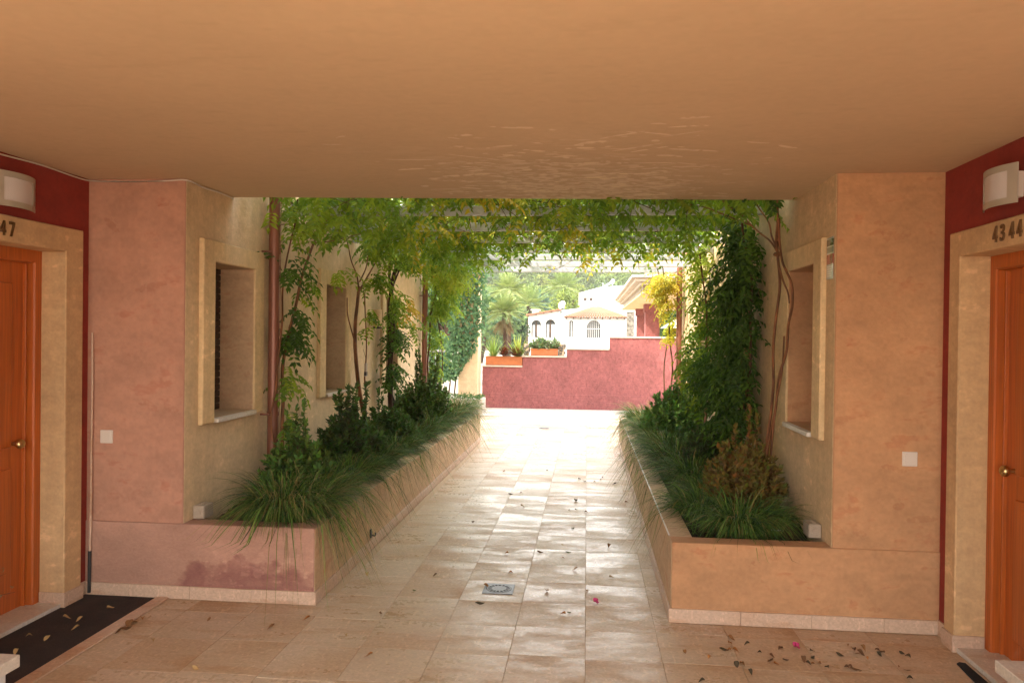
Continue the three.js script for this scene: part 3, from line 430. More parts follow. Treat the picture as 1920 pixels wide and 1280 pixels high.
vine('climbing_vine', 'old vine with thick twisted trunk in front of the third window', [-2.34, 0.42, 9.0],
  [[0.035, 0.022, [-2.30, 0.42, 9.0], [-2.33, 0.9, 8.98], [-2.35, 1.4, 9.03], [-2.34, 2.0, 8.96], [-2.3, 2.4, 9.0], [-2.2, 2.75, 9.3]],
   [0.024, 0.014, [-2.34, 0.42, 9.06], [-2.30, 0.8, 9.05], [-2.36, 1.2, 8.96], [-2.31, 1.7, 9.04], [-2.35, 2.3, 8.95], [-2.3, 2.7, 8.8]], [0.016, 0.010, [-2.29, 0.42, 8.95], [-2.35, 1.0, 9.08], [-2.30, 1.6, 8.95], [-2.34, 2.2, 9.06], [-2.25, 2.7, 9.4]]],
  [[-2.3, 1.6, 9.05, 0.08, 0.18, 0.18, 42, DEEP, GREEN], [-2.3, 1.22, 8.95, 0.08, 0.16, 0.14, 30, DEEP, GREEN], [-2.3, 2.0, 8.95, 0.08, 0.26, 0.14, 34, GREEN, LIME], [-2.26, 2.02, 9.35, 0.06, 0.12, 0.12, 14, YEL, [0.6, 0.36, 0.03]], [-2.27, 2.62, 9.1, 0.14, 0.12, 0.5, 42, GREEN, LIME], [-2.3, 1.8, 9.9, 0.05, 0.12, 0.2, 8, GREEN, LIME]], 63, M.barkDark);
vine('climbing_vine', 'vine climbing the far brown downpipe with bright hanging leaves', [-2.36, 0.42, 11.3],
  [[0.016, 0.008, [-2.34, 0.42, 11.35], [-2.36, 1.2, 11.25], [-2.35, 2.0, 11.4], [-2.2, 2.72, 11.6]], [0.012, 0.006, [-2.30, 0.42, 11.55], [-2.2, 1.2, 11.6], [-2.28, 2.0, 11.55], [-2.1, 2.7, 11.3]]],
  [[-2.2, 2.3, 11.5, 0.2, 0.34, 0.5, 150, GREEN, LIME], [-2.32, 1.85, 11.4, 0.1, 0.36, 0.22, 44, GREEN, LIME], [-2.32, 1.2, 11.45, 0.07, 0.3, 0.15, 18, GREEN, LIME], [-2.0, 2.55, 11.0, 0.3, 0.18, 0.7, 120, LIME, [0.34, 0.40, 0.04]]], 64);
vine('climbing_vine', 'bundle of bare reddish stems tied together beside the near window', [1.3, 0.42, 5.6],
  [[0.012, 0.009, [1.26, 0.42, 5.75], [1.30, 0.9, 5.70], [1.32, 1.35, 5.60], [1.33, 1.8, 5.60], [1.33, 2.27, 5.58], [1.32, 2.45, 5.53]], [0.010, 0.008, [1.28, 0.42, 5.70], [1.31, 0.9, 5.68], [1.34, 1.4, 5.52], [1.35, 1.75, 5.34], [1.35, 2.02, 5.26], [1.34, 2.2, 5.48], [1.32, 2.5, 5.5]],
   [0.009, 0.006, [1.30, 0.5, 5.66], [1.33, 1.2, 5.56], [1.35, 1.68, 5.44]], [0.009, 0.005, [1.33, 2.27, 5.57], [1.33, 2.05, 5.40], [1.34, 1.9, 5.28]],
   [0.008, 0.005, [1.33, 2.27, 5.57], [1.24, 2.45, 5.8], [1.05, 2.72, 6.0]], [0.008, 0.004, [1.33, 2.29, 5.57], [1.3, 2.5, 5.72], [1.18, 2.75, 5.8]], [0.007, 0.004, [1.32, 2.35, 5.55], [1.33, 2.55, 5.62], [1.3, 2.8, 5.75]], [0.009, 0.006, [1.32, 2.28, 5.57], [1.31, 2.5, 5.5], [1.3, 2.8, 5.48]], [0.006, 0.003, [1.2, 2.5, 5.85], [0.85, 2.65, 5.9], [0.5, 2.72, 6.1]], [0.005, 0.003, [1.15, 2.58, 5.9], [0.95, 2.68, 5.75], [0.7, 2.7, 5.7]],
   [0.014, 0.012, [1.34, 2.25, 5.60], [1.31, 2.255, 5.57], [1.34, 2.26, 5.54]]], [[1.28, 2.72, 5.52, 0.12, 0.06, 0.15, 8, DEEP, GREEN]], 65, M.barkRed);
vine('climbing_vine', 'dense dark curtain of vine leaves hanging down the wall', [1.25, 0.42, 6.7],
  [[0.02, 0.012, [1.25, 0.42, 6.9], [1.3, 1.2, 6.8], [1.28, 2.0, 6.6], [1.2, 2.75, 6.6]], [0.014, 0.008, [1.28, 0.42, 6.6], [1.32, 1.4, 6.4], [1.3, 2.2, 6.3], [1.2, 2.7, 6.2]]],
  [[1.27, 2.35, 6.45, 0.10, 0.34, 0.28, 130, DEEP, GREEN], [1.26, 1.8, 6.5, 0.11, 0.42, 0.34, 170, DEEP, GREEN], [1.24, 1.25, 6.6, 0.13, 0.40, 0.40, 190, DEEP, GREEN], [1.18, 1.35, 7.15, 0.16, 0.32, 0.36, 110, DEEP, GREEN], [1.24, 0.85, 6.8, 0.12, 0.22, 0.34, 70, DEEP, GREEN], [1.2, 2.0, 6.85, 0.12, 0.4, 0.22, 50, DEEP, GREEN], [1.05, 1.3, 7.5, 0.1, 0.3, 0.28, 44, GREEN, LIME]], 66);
vine('climbing_vine', 'bright green vine on the sunlit wall behind the dark curtain', [1.26, 0.42, 8.6],
  [[0.016, 0.008, [1.28, 0.42, 8.6], [1.32, 1.3, 8.7], [1.3, 2.0, 8.6], [1.2, 2.75, 8.6]]],
  [[1.28, 1.9, 8.9, 0.09, 0.5, 0.22, 70, GREEN, LIME], [1.28, 2.5, 8.8, 0.1, 0.25, 0.3, 44, LIME, [0.34, 0.42, 0.05]], [1.26, 1.3, 8.8, 0.1, 0.35, 0.3, 50, GREEN, LIME]], 67);
vine('climbing_vine', 'yellowing vine hanging at the far downpipe by the red wall', [1.2, 0.42, 11.4],
  [[0.014, 0.008, [1.22, 0.42, 11.6], [1.26, 1.2, 11.5], [1.2, 2.0, 11.55], [1.1, 2.7, 11.5]], [0.012, 0.006, [1.18, 0.42, 11.7], [1.16, 1.2, 11.75], [1.22, 2.0, 11.7], [1.0, 2.7, 11.4]]],
  [[1.16, 2.5, 11.5, 0.20, 0.18, 0.4, 100, [0.36, 0.38, 0.04], YEL, 0.22, 0.06], [1.2, 2.2, 11.5, 0.13, 0.2, 0.3, 50, [0.36, 0.38, 0.04], YEL, 0.22, 0.06], [1.25, 1.85, 11.55, 0.08, 0.25, 0.2, 22, LIME, YEL]], 68);

/* ---------- pergola with its roof of wisteria ---------- */
{
  const p = thing('pergola', 'grey steel pergola beams spanning the passage under the leaves', 'pergola', [-0.54, 2.62, 5.9]);
  for (let k = 0; k < 7; k++) part(p, 'beam', box(-2.488, 1.408, 2.625, 2.70, 6.14 + 0.91 * k - 0.03, 6.14 + 0.91 * k + 0.03, 0.006), M.steel);
  for (let k = 0; k < 29; k++) { const x = -2.42 + k * 0.134; part(p, 'wire', tube([V(x, 2.707, 5.9), V(x, 2.703, 8.5), V(x, 2.707, 11.66)], 0.0022, 0.0022, 4, 6), M.wire); }
  const t = thing('wisteria_canopy', 'roof of wisteria leaves and twining shoots growing over the pergola', 'vine', [-0.5, 2.7, 6]);
  const lv = new Leaves(71), r = lv.r, Nn = noiseField(77), twigs = [];
  const dens = (x, d) => { const n = Nn((x + 4) / 8, d / 16, 9, 14, 3), left = sstep(-0.9, -2.1, x), edge = d < 8.6 ? 1 : lerp(sstep(9.4, 8.4, d) * 0.7 + 0.12, sstep(12.0, 10.8, d), left); return edge * sstep(0.24, 0.5, n + 0.14 - 0.16 * sstep(0.6, 1.2, x) * sstep(6.2, 7.2, d)); };
  let made = 0, tries = 0;
  while (made < 3000 && tries++ < 60000) {
    const x = -2.4 + r() * 3.75, d = 5.35 + r() * 6.3, k = dens(x, d); if (r() > k) continue; made++;
    const hang = Math.pow(r(), 1.8) * (0.12 + 0.30 * k) * (x < -1.2 ? 1.1 : 0.9), y = 2.80 + 0.18 * r() - (r() < (x < -1.2 ? 0.5 : 0.7) ? 0 : 0.7 * hang), dir = lv.vec(); dir.y = 0.25 * dir.y - 0.3;
    const c = mixc(GREEN, LIME, Math.pow(r(), 1.1)); const yl = Nn((x + 4) / 8, d / 16, 5, 9, 2) > 0.70 && r() < 0.4;
    lv.pinnate(V(x, y, d), dir.normalize(), 0.19 + 0.11 * r(), 4 + Math.floor(r() * 3), 0.072, yl ? mixc(LIME, YEL, r()) : c, 0.55);
  }
  for (let i = 0; i < 280; i++) { const x = -2.3 + r() * 3.5, d = 5.4 + r() * 5.5; if (r() > dens(x, d) + 0.05) continue; const a = r() * 6.28, L = 0.3 + 0.5 * r(); twigs.push(tube([V(x, 2.74 + 0.05 * r(), d), V(x + Math.cos(a) * L * 0.5, 2.72 - 0.06 * r(), d + Math.sin(a) * L * 0.5), V(x + Math.cos(a) * L, 2.70 - 0.16 * r(), d + Math.sin(a) * L)], 0.005, 0.002, 5, 6)); }
  part(t, 'shoots', merge(twigs), M.bark).userData.kind = 'stuff'; foliage(t, 'foliage', lv);
}

/* ---------- downpipes, cables, boxes, switches ---------- */
function downpipe(label, x, d, y0, y1, wallx) {
  const t = thing('downpipe', label, 'drainpipe', [x, y0, d], 'brown downpipes on the house walls'); part(t, 'pipe', tube([V(x, y0, d), V(x, (y0 + y1) / 2, d), V(x, y1, d)], 0.041, 0.041, 20, 4), M.copper);
  for (const y of [y0 + 0.42, y0 + (y1 - y0) * 0.78]) { part(t, 'bracket', merge([tube([V(x, y, d), V(x, y + 0.03, d)], 0.0455, 0.0455, 20, 2), tube([V(x, y + 0.015, d - 0.05), V((x + wallx) / 2, y + 0.015, d - 0.07), V(wallx, y + 0.015, d - 0.07)], 0.008, 0.008, 6, 4)]), M.copper); }
  return t;
}
{
  const a = downpipe('brown metal downpipe standing in a grey socket beside the first window', -2.42, 5.74, 0.60, 2.74, -2.49);
  part(a, 'socket', tube([V(-2.42, 0.40, 5.74), V(-2.42, 0.5, 5.74), V(-2.42, 0.62, 5.74)], 0.057, 0.057, 18, 3), M.greyPlastic);
  part(a, 'seam', tube([V(-2.372, 0.62, 5.745), V(-2.372, 1.6, 5.745), V(-2.372, 2.7, 5.745)], 0.003, 0.003, 5, 3), M.copper);
  downpipe('brown downpipe at the far corner behind the biggest shrub', -2.42, 11.3, 0.40, 2.74, -2.49);
  downpipe('brown downpipe at the sunny corner below the yellow leaves', 1.34, 11.45, 0.40, 2.74, 1.41);
}
single('cable', tube([V(-3.118, 2.60, 2.2), V(-3.117, 2.588, 2.8), V(-3.118, 2.602, 3.2), V(-3.117, 2.59, 3.7), V(-3.118, 2.602, 4.1), V(-3.115, 2.596, 4.5), V(-3.09, 2.598, 4.538), V(-2.8, 2.592, 4.54), V(-2.6, 2.596, 4.539), V(-2.484, 2.598, 4.536), V(-2.479, 2.592, 4.75), V(-2.48, 2.6, 4.95), V(-2.479, 2.596, 5.17)], 0.0045, 0.0045, 6, 90), M.plastic, 'thin white cable clipped along the ceiling edge above the pink pier', 'cable', [-3.118, 2.6, 2.2]);
{
  const t = thing('conduit', 'thin pinkish conduit down the outer edge of the pink pier', 'pipe', [-3.085, 0.05, 4.525]);
  part(t, 'pipe', tube([V(-3.09, 0.26, 4.526), V(-3.085, 0.6, 4.526), V(-3.088, 0.9, 4.53), V(-3.086, 1.3, 4.532), V(-3.09, 1.65, 4.534)], 0.008, 0.006, 8, 14), M.skirt); part(t, 'black_end', tube([V(-3.09, 0.02, 4.522), V(-3.09, 0.28, 4.525)], 0.0105, 0.0105, 8, 2), M.black);
}
for (const [x, d, y, lab, s] of [[-2.448, 4.72, 0.47, 'beige junction box on the ledge against the wall of the pink house', 1], [1.372, 4.80, 0.47, 'small cream junction box on the ledge below the tan pier corner', -1]]) {
  const t = thing('junction_box', lab, 'junction box', [x, y, d]); part(t, 'body', box(x - 0.038, x + 0.038, y, y + 0.085, d - 0.06, d + 0.06, 0.006, 2), M.greyPlastic); part(t, 'lid', box(x - 0.034, x + 0.034, y + 0.006, y + 0.08, d - 0.066, d - 0.059, 0.003), M.greyPlastic);
  const k = new THREE.CylinderGeometry(0.018, 0.018, 0.006, 16); k.rotateX(Math.PI / 2); k.translate(x, y + 0.042, -(d - 0.068)); part(t, 'knockout', k, M.greyPlastic);
  for (const o of [-0.03, 0, 0.03]) part(t, 'stud', box(x - 0.008, x + 0.008, y + 0.085, y + 0.092, d + o - 0.008, d + o + 0.008, 0.002), M.greyPlastic);
}
for (const [x, y, lab] of [[-2.997, 0.997, 'white light switch on the pink pier'], [1.829, 0.989, 'white light switch on the tan pier']]) {
  const t = thing('light_switch', lab, 'light switch', [x, y, 4.55]); part(t, 'plate', box(x - 0.041, x + 0.041, y - 0.041, y + 0.041, 4.541, 4.55, 0.003, 2), M.plastic); part(t, 'rocker', box(x - 0.027, x + 0.027, y - 0.027, y + 0.027, 4.536, 4.542, 0.002, 2), M.plastic);
}
/* curved wall lamps, unlit */
for (const [s, wx, d, lab] of [[-1, -3.13, 3.86, 'curved wall lamp with white glass over the door beside the pink pier'], [1, 2.0, 3.87, 'curved wall lamp with white glass over the door beside the tan pier']]) {
  const y = s < 0 ? 2.405 : 2.39, t = thing('wall_lamp', lab, 'lamp', [wx, y, d]), X = (a, b) => a < b ? [a, b] : [b, a];
  const arc = (w, h, hole, off, th) => { const sh = rectPath(-w / 2, w / 2, -h / 2, h / 2, THREE.Shape); if (hole) sh.holes.push(rectPath(-hole[0] / 2, hole[0] / 2, -hole[1] / 2, hole[1] / 2));
    const nx = 14, parts = []; const strip = (a, b, c, e) => { for (let i = 0; i < nx; i++) { const u0 = lerp(a, b, i / nx), u1 = lerp(a, b, (i + 1) / nx); const g = new THREE.BoxGeometry(u1 - u0 + 0.0006, e - c, th); g.translate((u0 + u1) / 2, (c + e) / 2, 0); const p = g.attributes.position; for (let k = 0; k < p.count; k++) { const u = p.getX(k); p.setZ(k, p.getZ(k) + off - 0.042 * Math.pow(2 * u / 0.29, 2)); } parts.push(g); } };
    if (!hole) strip(-w / 2, w / 2, -h / 2, h / 2); else { strip(-w / 2, -hole[0] / 2, -h / 2, h / 2); strip(hole[0] / 2, w / 2, -h / 2, h / 2); strip(-hole[0] / 2, hole[0] / 2, hole[1] / 2, h / 2); strip(-hole[0] / 2, hole[0] / 2, -h / 2, -hole[1] / 2); }
    const g = merge(parts); g.computeVertexNormals(); g.rotateY(s < 0 ? Math.PI / 2 : -Math.PI / 2); g.translate(wx, y, -d); return g; };
  part(t, 'frame', arc(0.30, 0.185, [0.215, 0.125], 0.095, 0.006), M.lampFrame); part(t, 'glass', arc(0.225, 0.135, null, 0.09, 0.005), M.glass); part(t, 'housing', box(...X(wx, wx - s * 0.045), y - 0.06, y + 0.06, d - 0.11, d + 0.11, 0.004), M.plastic);
}
/* brass house numbers */
{
  const font = await new FontLoader().loadAsync('fonts/droid/droid_sans_bold.typeface.json');
  const digit = (ch, wx, y, d, s, parent) => { const g = new TextGeometry(ch, { font, size: 0.078, depth: 0.004, curveSegments: 6, bevelEnabled: true, bevelSize: 0.001, bevelThickness: 0.001, bevelSegments: 1 }); g.scale(0.76, 1, 1); g.rotateY(s < 0 ? Math.PI / 2 : -Math.PI / 2); g.translate(wx - s * 0.001, y, -d); part(parent, 'digit', uvm(g), M.bronze); };
  const a = thing('house_number', 'brass numbers 46 47 fixed over the door below the lamp', 'house number', [-3.1, 2.16, 3.7]); [['4', 3.60], ['6', 3.66], ['4', 3.775], ['7', 3.84]].forEach(([c, d]) => digit(c, -3.1, 2.163, d, -1, a)); a.userData.label = 'brass house numbers ending in 47 over the door';
  const b = thing('house_number', 'bronze house numbers 43 44 over the door', 'house number', [1.97, 2.14, 3.9]); [['4', 3.965], ['3', 3.90], ['4', 3.82], ['4', 3.755]].forEach(([c, d]) => digit(c, 1.97, 2.142, d, 1, b));
}
{ // glossy alarm notice on the window wall
  const c = document.createElement('canvas'); c.width = 128; c.height = 256; const q = c.getContext('2d'); q.fillStyle = '#b9bdb6'; q.fillRect(0, 0, 128, 256); q.fillStyle = '#3b4038'; q.fillRect(0, 12, 128, 40); q.fillStyle = '#8a8d80'; q.fillRect(0, 60, 128, 34); q.fillStyle = '#a3202a'; q.fillRect(0, 104, 128, 60); q.fillStyle = '#d8d4cc'; for (let i = 0; i < 5; i++) q.fillRect(12, 176 + i * 14, 104 - (i * 23) % 40, 6); 
  const t = new THREE.CanvasTexture(c); t.colorSpace = THREE.SRGBColorSpace; const g = new THREE.BoxGeometry(0.115, 0.245, 0.003); g.rotateY(-Math.PI / 2); g.translate(1.406, 2.134, -4.645);
  single('notice_sign', g, new THREE.MeshPhysicalMaterial({ map: t, roughness: 0.25, clearcoat: 0.6 }), 'small glossy red and white alarm notice beside the near window', 'sign', [1.406, 2.134, 4.645]);
}
{ // garden spot lamp lying in the planter, clip on planter side, small items on the vines
  const t = thing('garden_spotlight', 'black garden spotlight in the soil behind the front grass clump', 'spotlight', [1.19, 0.42, 5.0]); const g = new THREE.CylinderGeometry(0.035, 0.028, 0.09, 16); g.rotateX(1.0); g.translate(1.19, 0.50, -5.05); part(t, 'head', g, M.black); part(t, 'spike', tube([V(1.19, 0.40, 5.03), V(1.19, 0.48, 5.04)], 0.008, 0.008, 6, 2), M.black); part(t, 'bracket', box(1.15, 1.23, 0.468, 0.474, 4.90, 4.912, 0.002), M.steel);
  const k = thing('wall_fitting', 'small dark metal fitting at the skirting of the longer planter', 'fitting', [-1.635, 0.1, 5.75]); part(k, 'plate', box(-1.64, -1.628, 0.098, 0.165, 5.735, 5.765, 0.003), M.black); part(k, 'hook', tube([V(-1.628, 0.12, 5.75), V(-1.60, 0.115, 5.75), V(-1.60, 0.14, 5.75)], 0.006, 0.006, 6, 6), M.black);
  const w = thing('wall_light', 'small cylindrical wall light behind the leaves between the farther windows', 'lamp', [-2.43, 1.72, 8.62]); const cy = new THREE.CylinderGeometry(0.05, 0.05, 0.2, 20); cy.translate(-2.40, 1.84, -8.62); part(w, 'shade', cy, M.creamWarm); const cap = new THREE.CylinderGeometry(0.052, 0.052, 0.02, 20); cap.translate(-2.40, 1.735, -8.62); part(w, 'rim', cap, M.black); part(w, 'mount', box(-2.49, -2.44, 1.8, 1.88, 8.58, 8.66, 0.004), M.greyPlastic);
  const h = thing('plant_tag', 'small weathered tag hanging from the bare orange stem', 'tag', [-2.33, 1.2, 7.95]); part(h, 'card', box(-2.345, -2.325, 1.21, 1.35, 7.93, 7.98, 0.003), M.greyPlastic); part(h, 'band', box(-2.347, -2.323, 1.22, 1.26, 7.928, 7.982, 0.002), M.black); part(h, 'string', tube([V(-2.335, 1.35, 7.955), V(-2.34, 1.42, 7.95), V(-2.36, 1.5, 7.93)], 0.002, 0.002, 4, 4), M.black);
}

/* ---------- floor objects ---------- */
{ // drain set in the tiles
  const drain = (label, x, d, w) => {
    const t = thing('floor_drain', label, 'drain', [x, 0.001, d], 'drains in the paving'); const sh = rectPath(-w, w, -w, w, THREE.Shape), hole = new THREE.Path(); hole.absarc(0, 0, w * 0.84, 0, Math.PI * 2); sh.holes.push(hole);
    const flat = (s, h, y) => { const g = new THREE.ExtrudeGeometry(s, { depth: h, bevelEnabled: false, curveSegments: 24 }); g.rotateX(-Math.PI / 2); g.translate(x, y, -d); return uvm(g); };
    part(t, 'frame', flat(sh, 0.004, 0.0015), M.drain); const well_shade = new THREE.CylinderGeometry(w * 0.9, w * 0.9, 0.002, 32); well_shade.translate(x, 0.0022, -d); part(t, 'well_shade', well_shade, M.dark);  // flat near-black disc paints the shade of the hollow under the grate
    const ring = new THREE.Shape(); ring.absarc(0, 0, w * 0.80, 0, Math.PI * 2); for (let k = 0; k < 16; k++) { const a = k / 16 * Math.PI * 2, c = Math.cos(a), s = Math.sin(a), o = new THREE.Path(), P = (u, v) => [c * u - s * v, s * u + c * v]; o.moveTo(...P(w * 0.48, -w * 0.05)); o.lineTo(...P(w * 0.72, -w * 0.095)); o.lineTo(...P(w * 0.72, w * 0.095)); o.lineTo(...P(w * 0.48, w * 0.05)); o.closePath(); ring.holes.push(o); }
    part(t, 'grate', flat(ring, 0.0035, 0.0035), M.drain); return t;
  };
  drain('square steel floor drain with a round slotted grate', -0.555, 4.985, 0.099); drain('small far drain cover in the bright end of the paving', -0.75, 13.8, 0.09);
}
{ // sunken doormat with stone edging, black doormat, white pedestals
  const t = thing('doormat', 'large dark brown sunken doormat before the door numbered 47', 'doormat', [-2.9, 0, 3.6]); part(t, 'mat', box(-3.29, -2.647, 0.0015, 0.007, 2.35, 4.527, 0.003), M.mat);
  let k = 0; for (let d = 2.35; d < 4.5; d += 0.73) part(t, 'edging_stone', box(-2.645, -2.567, 0.001, 0.014, d, Math.min(d + 0.728, 4.527), 0.004), M.skirt), k++;
  const g2 = slabY([[1.866, 3.5], [1.955, 3.5], [1.955, 4.135], [1.925, 4.145], [1.908, 4.13]], 0.001, 0.012, 0.003); single('doormat', g2, M.blackMat, 'black ribbed doormat beside the white pedestal', 'doormat', [1.92, 0.001, 3.8]);
  for (const [x, s2, d, lab] of [[-2.178, -1, 2.775, 'white capped low pedestal beside the sunken doormat'], [1.626, 1, 3.21, 'white capped low pedestal by the black doormat']]) {
    const X = (u, v) => u < v ? [u, v] : [v, u], q = thing('pedestal', lab, 'pedestal', [x + s2 * 0.25, 0, d - 0.4], 'low white pedestals');
    part(q, 'cap', box(...X(x, x + s2 * 0.34), 0.352, 0.4, d - 0.8, d, 0.004, 2), M.marble); part(q, 'body', box(...X(x + s2 * 0.035, x + s2 * 0.32), 0.12, 0.352, d - 0.78, d - 0.03, 0.004), M.white); part(q, 'plinth', box(...X(x + s2 * 0.012, x + s2 * 0.33), 0, 0.12, d - 0.79, d - 0.012, 0.004), M.marble);
  }
  // dry twiggy pot plant at the door
  const pt = thing('potted_plant', 'dry twiggy pot plant by the door numbered 47', 'plant', [-3.0, 0.008, 3.18]), lv = new Leaves(91), tw = []; const prof = [[0.0, 0], [0.10, 0], [0.13, 0.2], [0.14, 0.2], [0.14, 0.23], [0.12, 0.23], [0.115, 0.19], [0, 0.19]].map(([u, v]) => new THREE.Vector2(u, v)); const pot = new THREE.LatheGeometry(prof, 24); pot.translate(-3.0, 0.008, -3.18); part(pt, 'pot', pot, M.terracotta);
  for (let i = 0; i < 90; i++) { const a = lv.r() * 6.28, o = 0.1 + 0.3 * lv.r(), b = V(-3.0 + 0.05 * Math.cos(a), 0.19, 3.18 + 0.05 * Math.sin(a)), e = V(-3.0 + Math.cos(a) * o, 0.24 + 0.22 * lv.r(), 3.18 + Math.sin(a) * o); tw.push(tube([b, b.clone().lerp(e, 0.5).add(new THREE.Vector3(0, 0.08, 0)), e], 0.002, 0.001, 4, 4)); for (let k = 0; k < 10; k++) { const p = b.clone().lerp(e, 0.4 + 0.6 * lv.r()); p.y += 0.03; lv.leaf(p, lv.vec(), new THREE.Vector3(0, 1, 0), 0.02, 0.006, mixc([0.10, 0.10, 0.05], [0.30, 0.22, 0.11], lv.r())); } }
  part(pt, 'twigs', merge(tw), M.bark).userData.kind = 'stuff'; foliage(pt, 'foliage', lv, M.leafDull);
}
{ // fallen leaves
  const r = rng(303), geos = [0, 1, 2, 3].map(k => { const n = 5, pos = [], L = 0.034 + 0.006 * k, W = 0.010 + 0.003 * (k % 3), idx = []; for (let i = 0; i <= n; i++) { const u = i / n, w = W * Math.sin(Math.PI * Math.pow(u, 0.8)) + 0.0006, c = 0.012 * Math.sin(u * 3.1 + k) + 0.003; pos.push((u - 0.5) * L, c + w * (0.3 + 0.25 * k), -w, (u - 0.5) * L, c * 0.6, 0, (u - 0.5) * L, c + w * (0.6 - 0.1 * k), w); } for (let i = 0; i < n; i++) for (let j = 0; j < 2; j++) { const a = i * 3 + j; idx.push(a, a + 1, a + 3, a + 1, a + 4, a + 3); } const g = new THREE.BufferGeometry(); g.setAttribute('position', new THREE.Float32BufferAttribute(pos, 3)); g.setIndex(idx); g.computeVertexNormals(); g.computeBoundingBox(); g.translate(0, -g.boundingBox.min.y, 0); return g; });
  const cols = [[0.22, 0.10, 0.03], [0.12, 0.055, 0.02], [0.36, 0.15, 0.035], [0.055, 0.04, 0.018], [0.40, 0.26, 0.10], [0.10, 0.10, 0.03]].map(c => new THREE.MeshStandardMaterial({ color: C(...c), roughness: 0.8, side: THREE.DoubleSide }));
  const put = (x, d, y, sc, ci, lab, grp) => { const m = new THREE.Mesh(geos[Math.floor(r() * 4)], cols[ci]); m.name = numbered('fallen_leaf'); m.position.set(x, y, -d); m.rotation.set((r() - 0.5) * 0.25, r() * 6.3, (r() - 0.5) * 0.25); m.scale.setScalar(sc); m.castShadow = m.receiveShadow = true; scene.add(m); tag(m, lab, 'leaf', grp); };
  const A = 'small dry leaf lying on the tiles between the planters', B = 'dry leaf in the litter on the floor before the tan planter', D = 'pale dry leaf lying on the dark sunken doormat', E2 = 'curled brown leaf against the stone edging of the sunken doormat', F = 'dry leaf on the open floor before the stained planter';
  for (let i = 0; i < 36; i++) { const d = 4.55 + Math.pow(r(), 1.4) * 5, x = lerp(-1.5, 0.42, Math.pow(r(), 0.55)); put(x, d, 0.002, 0.55 + 0.6 * r(), Math.floor(r() * 6), A, 'dry leaves on the path'); }
  for (let i = 0; i < 46; i++) { const t = r(), x = lerp(0.25, 1.6, Math.sqrt(t)) + (r() - 0.5) * 0.3, d = i < 30 ? 4.12 + (r() - 0.5) * 0.3 : 3.75 + r() * 0.6; put(x, d, 0.002, 0.5 + 0.5 * r(), [0, 1, 3, 3, 2, 0, 1][Math.floor(r() * 7)], B, 'leaf litter before the tan planter'); }
  for (const [x, d] of [[-2.95, 4.12], [-2.86, 4.10], [-2.80, 3.98], [-2.98, 3.86], [-2.88, 3.64], [-2.85, 3.82], [-2.8, 4.3]]) put(x, d, 0.009, 0.9, 4, D, 'leaves on the sunken doormat');
  for (const [x, d] of [[-2.545, 4.13], [-2.55, 4.08], [-2.53, 4.03], [-2.55, 3.98], [-2.53, 4.18]]) put(x, d, 0.004, 1.2, Math.floor(r() * 3), E2, 'leaves against the mat edging');
  for (const [x, d] of [[-2.15, 4.22], [-1.75, 4.15], [-1.3, 4.1], [-1.9, 3.6], [-1.6, 4.3], [-1.1, 3.85], [-1.2, 4.45], [-2.3, 3.9]]) put(x, d, 0.002, 0.9, Math.floor(r() * 5), F, 'scattered leaves before the stained planter');
  const pet = new THREE.MeshPhysicalMaterial({ color: C(0.52, 0.04, 0.16), roughness: 0.7, transmission: 0.2, thickness: 0, side: THREE.DoubleSide });
  const fl = (x, d, lab) => { const g = merge([0, 1, 2].map(k => { const q = geos[2].clone(); q.scale(0.6, 0.6, 1.1); q.rotateY(k * 2.1); q.rotateX(0.3); q.translate(0.006 * Math.cos(k * 2.1), 0.004 * k + 0.004, 0.006 * Math.sin(k * 2.1)); q.setAttribute('uv', new THREE.Float32BufferAttribute(new Float32Array(q.attributes.position.count * 2), 2)); return q; })); const m = new THREE.Mesh(g, pet); m.name = numbered('fallen_blossom'); m.position.set(x, 0.002, -d); m.castShadow = m.receiveShadow = true; scene.add(m); tag(m, lab, 'blossom'); };
  fl(0.075, 4.80, 'magenta blossom lying alone on the tiles of the path'); fl(1.14, 4.24, 'magenta blossom in the leaf litter before the tan planter');
}

